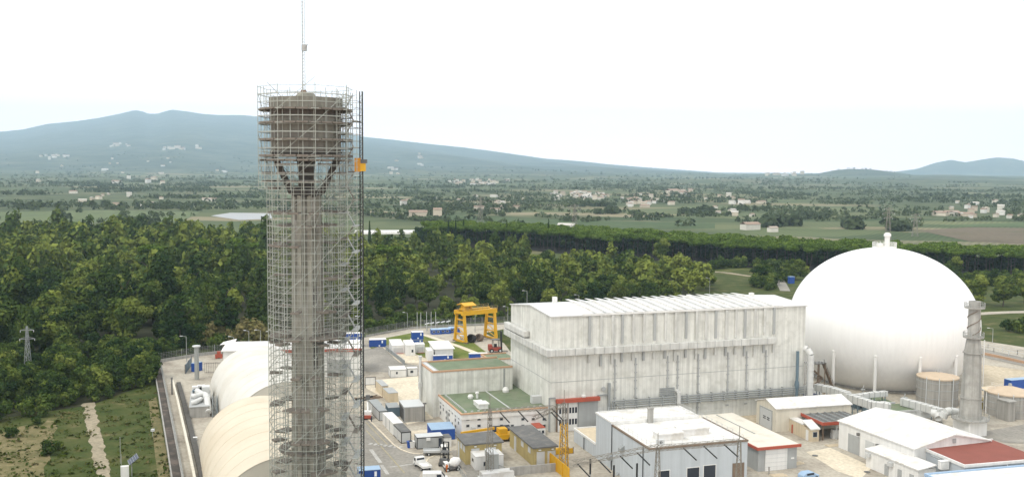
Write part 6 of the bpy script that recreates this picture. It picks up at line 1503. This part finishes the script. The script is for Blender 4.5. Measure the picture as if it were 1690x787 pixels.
def mass(name, items, m, keep=1.0, grow=1.0):                # many far trees as ONE object
    Qs, Ts = [], []
    for kd, x, y, s, tone, n in items:
        v = rs.randint(len(KINDS[kd])); Q, Tn, h, _ = KINDS[kd][v]; N0 = len(Q); n = min(n, N0); idx = rs.choice(N0, n, replace=False); q = Q[idx].copy(); tn = Tn[idx]
        c = q.mean(1, keepdims=True); q = c+(q-c)*sqrt(N0/n)*.82
        a = rs.uniform(0,6.28); ca, sa = cos(a), sin(a); X = q[...,0]*ca-q[...,1]*sa; Y = q[...,0]*sa+q[...,1]*ca
        q = np.stack([X*s+x, Y*s+y, q[...,2]*s], -1); Qs.append(q); Ts.append(np.clip(tn+tone,0,1))
    return tag(leaf_obj(name, np.concatenate(Qs), np.concatenate(Ts), m), kind='stuff')
# --- the dense thicket at left, next to the retaining wall
P1 = wpoly([(-140,700),(0,672),(90,668),(150,652),(200,640),(252,628),(256,600),(250,588),(0,610),(-140,620)])
near = [('near',x,y) for x, y in scatter(P1, 6.3)]
# --- the forest behind the plant
PF = wpoly([(-200,606),(0,602),(150,594),(262,585),(330,578),(446,563),(600,548),(690,534),(850,526),(980,516),(1120,500),(1160,490),(1170,470),(1130,455),(1060,448),(960,440),(880,432),(760,418),(620,408),(440,402),(250,394),(0,392),(-200,396)])
PT = wpoly([(560,549),(560,540),(690,528),(690,534)])
forest = [('far',x,y) for x, y in scatter(PF, 10.3)]
forest.sort(key=lambda q: q[2]); near.sort(key=lambda q: q[2])
print('trees', len(near), len(forest))
for _, x, y in near:
    kd = 'wide' if rs.rand() < .7 else 'round'
    plant(kd, x, y, rs.uniform(.62,.86), 'bushy dark green tree in the thicket left of the retaining wall', group='trees of the left thicket')
NI = max(60, 285-len(near))
items = []
nind = 0
def fkind(x, y):
    u = rs.rand(); px = CX+F*x/y
    if px < 450:
        return ('tall' if u < .2 else 'round' if u < .58 else 'light' if u < .70 else 'cone' if u < .76 else 'wide')
    return ('tall' if u < .12 else 'round' if u < .5 else 'light' if u < .80 else 'cone' if u < .81 else 'wide')
LB = {'tall':'tall dark poplar like tree in the front rows of the forest','round':'rounded green broadleaf tree in the front rows of the forest','light':'yellowish green broadleaf tree in the front rows of the forest','cone':'dark pointed conifer in the front rows of the forest','wide':'broad low spreading tree in the front rows of the forest'}
for _, x, y in forest:
    px = CX+F*x/y; kd = fkind(x, y); clump = MN.noise(Vector((x/55, y/55, 2.)))
    s = rs.choice([.6,.8,.95,1.1,1.3])*rs.uniform(.9,1.1)*(1.05 if px < 450 else .86)
    edge = inpoly(x, y, PT)
    if y < 400 and px > 560: s *= .72
    if -.25 < px/1690 < 1.05 and nind < NI:
        plant(kd, x, y, s, LB[kd], group='forest edge trees'); nind += 1
    else:
        D = y; n = 700 if D < 420 else 420 if D < 600 else 260
        items.append((kd, x, y, s, clump*.25+rs.normal(0,.15), n))
mass('woodland', items, m_leaf)
# undergrowth along the forest edge and under the thicket
PU = wpoly([(-140,712),(60,690),(150,668),(254,632),(255,612),(60,640),(-140,660)])
bitems = [('bush', x, y, rs.uniform(.6,1.1), rs.uniform(-.1,.2), 500) for x, y in scatter(PU, 3.6)]
PE = wpoly([(-100,612),(262,592),(330,584),(446,571),(446,562),(262,580),(-100,600)])
bitems += [('bush', x, y, rs.uniform(.7,1.3), rs.uniform(-.1,.15), 400) for x, y in scatter(PE, 4.)]
PE2 = wpoly([(600,552),(690,537),(850,530),(850,524),(690,530),(600,544)])
bitems += [('bush', x, y, rs.uniform(.7,1.2), rs.uniform(-.1,.15), 300) for x, y in scatter(PE2, 4.)]
mass('undergrowth', bitems, m_leaf)
mass('cane_thicket', [('bush', *tuple(G(rs.uniform(335,440), rs.uniform(566,575)))[:2], rs.uniform(1.3,1.9), rs.uniform(-.1,.3), 420) for _ in range(26)], m_cane)
for px, py, s in ((80,750,.7),(95,742,.5),(20,722,.6),(112,668,.7),(60,700,.5)):
    p = G(px,py); plant('bush', p.x, p.y, s, 'small dark bush at '+{80:'the edge of the dry grass patch',95:'the right side of the dry grass patch',20:'the upper left of the dry grass patch',112:'the head of the dirt path',60:'the top edge of the dry grass patch'}[px], 'bush')
# --- weeds and rough tufts over the field at left
def tufts():
    Q, Tn = [], []
    P = wpoly([(-150,900),(-150,700),(0,690),(150,670),(245,640),(262,650),(284,787),(296,900)])
    for x, y in scatter(P, 1.5):
        q = (x, y); px = CX+F*x/y; py = S_py(x, y)
        dpath = abs(px-np.interp(py,[664,690,715,745,790,850],[147,150,156,163,172,185]))
        if dpath < 9 and rs.rand() < .9: continue
        if MN.noise(Vector((x/6, y/6, 4.))) < rs.uniform(-.5,.35): continue
        n = 7; s = rs.uniform(.18,.5); c = np.array([x,y,s*.3])+rs.normal(0,.45,(n,3))*np.array([1,1,.25]); c[:,2] = abs(c[:,2])+.05
        nr = rs.normal(0,.6,(n,3))+np.array([0,0,.8]); nr /= np.linalg.norm(nr,axis=1,keepdims=True); Q.append(quads(c,nr,np.full(n,s),rs)); Tn.append(np.clip(.55+MN.noise(Vector((x/9,y/9,8.)))*.6+rs.normal(0,.15,n),0,1))
    tag(leaf_obj('rough_grass', np.concatenate(Q), np.concatenate(Tn), leaf_material('tuft_grass', (.03,.05,.01), (.06,.08,.018), (.15,.13,.06), 0)), kind='stuff')
def S_py(x, y):
    q = Vector((x,y,0))-CAM; return CY-F*q.dot(up)/q.dot(fw)
tufts()
# --- umbrella pine wood in the middle distance
PP = wpoly([(700,404),(860,410),(950,420),(1100,430),(1300,445),(1500,452),(1690,460),(1950,470),(1950,453),(1690,443),(1500,435),(1300,427),(1100,412),(950,402),(860,396),(700,392)])
pines = scatter(PP, 7.2); pines.sort(key=lambda q: q[1]-.0*q[0])
def frontdist(x, y):
    px = CX+F*x/y; py = S_py(x, y); return np.interp(px, [700,860,950,1100,1300,1500,1690,1950],[404,410,420,430,445,452,460,470])-py
def S_py(x, y):
    q = Vector((x,y,0))-CAM; return CY-F*q.dot(up)/q.dot(fw)
pines.sort(key=lambda q: frontdist(*q))
print('pines', len(pines)); pit = []
for k, (x, y) in enumerate(pines):
    s = rs.uniform(.92,1.12)
    if k < 150: plant('pine', x, y, s, 'umbrella pine with bare trunk in the front edge of the pine wood', group='front pines')
    else: pit.append(('pine', x, y, s, MN.noise(Vector((x/60,y/60,5.)))*.2+.1, 520))
mass('pine_wood', pit, m_pine)
PB = wpoly([(690,401),(860,405),(950,413),(1100,424),(1300,438),(1500,446),(1690,453),(1950,463),(1950,453),(1690,443),(1500,435),(1300,427),(1100,412),(950,402),(860,396),(690,392)])
mass('pine_shade_bushes', [('bush', x, y, rs.uniform(1.4,2.6), rs.uniform(-.35,-.2), 240) for x, y in scatter(PB, 6.)], m_leaf)  # dark bushes added behind the trunks, standing in for the wood's deep shade
tm = MB()
for kd, x, y, s, _, _ in pit[:420]: tm.tube((x,y,0),(x+rs.uniform(-.5,.5),y,12.5*s),.2,4,.12,cap=False)
tag(tm.build('pine_trunks', m_pbark), kind='stuff')
# umbrella pines inside the left forest, cypresses, single trees
for k, (px, py) in enumerate(((250,470),(330,452),(410,462),(395,448),(480,466),(640,470))):
    p = G(px, py); plant('pine', p.x, p.y, rs.uniform(1.25,1.45), 'flat topped umbrella pine rising among the forest trees', group='pines within the forest')
for px, py in ((105,385),(118,386),(137,387),(148,388),(432,383),(610,398),(740,398),(752,399),(765,396),(826,398),(836,400),(905,398)):
    p = G(px, py+8); plant('cypress', p.x, p.y, rs.uniform(1.2,1.6), 'dark narrow cypress at the far edge of the forest', group='cypresses')
for px, py, s, kd, lab in ((232,392,1.5,'wide','broad dark tree alone in the pasture beyond the left forest'),(1170,470,.75,'round','round tree at the left edge of the meadow behind the hall'),(1256,468,1.0,'round','tall dark tree beside the hedge road behind the hall'),(1092,434,1.2,'light','pale tall tree before the left part of the pine wood'),
    (1560,480,1.1,'round','dark tree just right of the sphere'),(1612,504,1.05,'light','bright green tree behind the chimney top'),(1655,506,1.15,'round','dark tree in the meadow right of the chimney'),(1690,500,.9,'light','bright tree at the right edge of the meadow'),(1575,462,1.0,'light','pale tree before the dark pine trunks right of the sphere'),(1640,470,.8,'wide','low spreading tree before the right pine wood'),
    (1420,455,1.0,'cone','dark conifer right behind the left shoulder of the sphere'),(1313,462,1.1,'wide','dark leafy tree touching the sphere at left')):
    p = G(px, py); plant(kd, p.x, p.y, s, lab)
hd = []
for line, n in ((((1240,478),(1262,466),(1280,456)),16),(((1262,480),(1285,470),(1300,455)),14),(((1160,445),(1230,440),(1300,446)),34),(((1545,470),(1620,472),(1700,470)),40),(((1530,462),(1690,466)),40),(((1000,470),(1130,452)),20),(((1660,548),(1690,546)),4)):
    P = [G(*p) for p in line]
    for k in range(n):
        t = rs.rand()*(len(P)-1); i = int(t); p = P[i].lerp(P[i+1], t-i); hd.append(('bush', p.x+rs.uniform(-2,2), p.y+rs.uniform(-4,4), rs.uniform(.8,1.6), rs.uniform(-.2,.3), 380))
mass('hedge', hd, m_leaf)
# --- hedgerow trees and copses over the plain
fit = []
def ground_hit(px, py):
    d = ray(px, py); D = 300.
    for _ in range(500):
        p = CAM+d*(D/d.y)
        if p.z <= gh(p.x, p.y): return p
        D *= 1.012
    return None
def farclump(x, y, s, n, tone):
    c = rs.normal(size=(n,3)); c /= np.linalg.norm(c,axis=1,keepdims=True); c[:,2] = abs(c[:,2]); nr = c+rs.normal(0,.4,(n,3)); nr /= np.linalg.norm(nr,axis=1,keepdims=True)
    sh = rs.uniform(.7,1.35); z = gh(x,y)
    return quads(c*np.array([s,s,s*1.25*sh])*rs.uniform(.75,1,(n,1))+np.array([x,y,z+s*.25]), nr, np.full(n,s*.5), rs), np.clip(tone+rs.normal(0,.13,n),0,1)
Qs, Ts = [], []
def addclump(x, y, s, n=16, tone=.4):
    px = CX+F*x/y; py = S_py(x, y)
    if 335 < px < 455 and 346 < py < 375 and s < 7.5: return
    if 1520 < px and 366 < py < 404 and s < 7: return
    q, t = farclump(x, y, s, n, tone); Qs.append(q); Ts.append(t)
for _ in range(900):                                           # hedgerows
    D = (1270*math.exp(rs.rand()*1.25) if rs.rand() < .9 else rs.uniform(800,1270)); px = rs.uniform(-250,1950); x0 = (px-CX)/F*D
    if D < 900 and px < 620 and px > -100 and rs.rand() < .5: continue
    a = rs.choice([.5, .5+pi/2])+rs.normal(0,.06); L = rs.uniform(20,170); k = int(L/rs.uniform(7,16))+1; tn = rs.uniform(.2,.55)
    dens = MN.noise(Vector((x0/500, D/500, 7.)))
    if dens < -.12: continue
    for i in range(k):
        s = rs.uniform(2.2,5.2); addclump(x0+cos(a)*L*i/k+rs.normal(0,2), D+sin(a)*L*i/k+rs.normal(0,2), s, 20 if D < 1500 else 11, tn)
for _ in range(130):                                            # copses
    D = 1350*math.exp(rs.rand()*1.25); px = rs.uniform(-250,1950); x0 = (px-CX)/F*D; tn = rs.uniform(.1,.45)
    for i in range(rs.randint(8,40)): addclump(x0+rs.normal(0,38), D+rs.normal(0,22), rs.uniform(3.5,6.5), 12, tn)
for px, py, w, n, s in ((1275,374,14,9,8),(1300,372,18,10,9),(1405,377,8,10,9),(1480,380,14,14,8),(1520,372,5,4,7),(1000,352,18,18,6),(1150,352,30,30,6),(980,340,40,30,6),(230,372,30,18,7),(1340,360,25,18,7)):
    p = G(px, py)
    for _ in range(n): q = G(px+rs.uniform(-w,w), py+rs.uniform(-1.5,1.5)); addclump(q.x, q.y, s*rs.uniform(.6,1.0), 40, .18)
for _ in range(2600):                                           # woods on the lower slopes
    D = 2900*math.exp(rs.rand()*1.15); px = rs.uniform(-250,1500); x0 = (px-CX)/F*D
    if MN.noise(Vector((x0/420, D/620, 1.))) < -.02: continue
    addclump(x0, D, rs.uniform(5,9)*(D/4000)**.4, 8, rs.uniform(.1,.45))
tag(leaf_obj('hedgerow_trees', np.concatenate(Qs), np.concatenate(Ts), m_far), kind='stuff')
print('far leaf faces', sum(len(q) for q in Qs))
# --- houses of the far villages
hw = [mat('house_wall', c, .8, .1, .3, rand=.1) for c in ((.60,.57,.50),(.66,.64,.60),(.54,.47,.37),(.62,.56,.46))]
hr = [mat('house_roof', c, .85, .15, .3, rand=.15) for c in ((.28,.21,.16),(.36,.30,.245),(.48,.45,.41),(.26,.19,.145))]
HP = []
for k in range(7):
    w, d, h = [(9,8,6),(14,9,6.5),(11,10,8.5),(20,10,6),(8,8,5),(26,12,5.5),(12,9,9)][k]
    b = MB().box(-w/2,-d/2,-3,w/2,d/2,h); rfm = MB().extr([(-d/2-.5,h),(0,h+d*.22),(d/2+.5,h),(d/2+.5,h+.25),(0,h+d*.22+.3),(-d/2-.5,h+.25)], 'x', -w/2-.5, w/2+.5)
    HP.append((b, rfm))
hmesh = []
def house(px, py, label, group, k=None, s=1.0):
    p = ground_hit(px, py)
    if p is None: return
    k = R.randrange(7) if k is None else k
    key = (k, R.randrange(4))
    for kk, o in hmesh:
        if kk == key: n = o.copy(); COL.objects.link(n); c = o.children[0].copy(); COL.objects.link(c); c.parent = n; break
    else:
        n = HP[k][0].build('house', hw[key[1]]); HP[k][1].build('roof', hr[(key[1]+k) % 4], n); hmesh.append((key, n))
    n.location = (p.x, p.y, gh(p.x, p.y)); n.rotation_euler = (0,0,R.uniform(-.8,.8)); s *= .72; n.scale = (s,s,s); tag(n, label, 'house', group)
for (x0,x1,y0,y1,n,s,lab,grp) in ((905,1010,318,331,34,.95,'small pale house in the village on the plain above the pine wood','village on the plain'),(1000,1140,322,343,28,.95,'small house at the right end of the village on the plain','right end of the plain village'),
    (735,850,298,306,34,1.3,'tiny pale house in the hillside village right of the tower','hillside village'),(1150,1260,322,360,14,1.1,'scattered farmhouse in the fields left of the sphere','farmhouses left of the sphere'),(1525,1690,334,363,24,1.,'small house in the settlement at the far right','settlement at far right'),
    (620,900,325,352,14,1.,'scattered farmhouse in the fields right of the tower','farmhouses right of the tower'),(0,430,318,342,14,1.,'scattered farmhouse in the fields left of the tower','farmhouses left of the tower'),(255,330,243,249,14,3.2,'tiny white house on the mountain slope left of the tower','houses high on the mountain'),(168,215,238,244,8,3.,'tiny white house high on the mountain at upper left','upper houses on the mountain'),(60,120,255,262,9,3.,'tiny white house low on the mountain slope at far left','houses on the left slope'),
    (1100,1160,316,322,12,1.3,'small white building on the rise before the horizon','buildings on the rise'),(1255,1345,288,292,8,3.0,'tiny white house on the horizon before the right hills','houses on the horizon'),(620,740,255,290,12,2.6,'tiny house on the lower mountain slope right of the tower','houses on the lower slope'),(0,430,262,305,22,2.,'tiny house on the mountain foot left of the tower','houses on the mountain foot')):
    for _ in range(n): house(R.triangular(x0,x1), R.uniform(y0,y1), lab, grp, None, s*R.uniform(.8,1.15))
for px, py, k, s, lab in ((1238,380,3,1.3,'long white farmhouse in the fields just left of the sphere top'),(1275,383,1,.9,'small farmhouse right of the long white farmhouse'),(722,357,2,1.3,'orange walled farmhouse in the fields right of the tower'),(690,357,5,1.2,'long low white barn left of the orange farmhouse'),(1110,320,5,2.0,'long white factory on the rise before the horizon'),(790,349,1,1.3,'white farmhouse right of the orange farmhouse'),(935,378,5,.9,'low pale barn at the left end of the vineyard')):
    house(px, py, lab, None, k, s)
for k in range(6):
    O = G(606+19*k, 386-.1*k); o = MB()
    r_ = 4.2; L_ = 22
    o.extr([(r_*cos(pi*q/10), r_*.8*sin(pi*q/10)) for q in range(11)], 'x', -L_/2, L_/2); o = o.build('greenhouse', m_wroof, loc=O, rot=.1, smooth=True); tag(o, 'white plastic tunnel greenhouse beyond the forest right of the tower', 'greenhouse', 'row of tunnel greenhouses')
# ---------------------------------------------------------------- haze over the whole plain
def haze():
    m = bpy.data.materials.new('haze_air'); m.use_nodes = True; t = m.node_tree; t.nodes.clear()
    out = N(t, 'ShaderNodeOutputMaterial'); v = N(t, 'ShaderNodeVolumePrincipled'); v.inputs['Color'].default_value = (.62,.82,1.0,1)
    v.inputs['Density'].default_value = 6.4e-5; v.inputs['Anisotropy'].default_value = .1
    t.links.new(v.outputs[0], out.inputs['Volume'])
    tag(MB().box(-44000, -1000, -1.0, 44000, 22500, 1400).build('haze', m), kind='stuff')
haze()
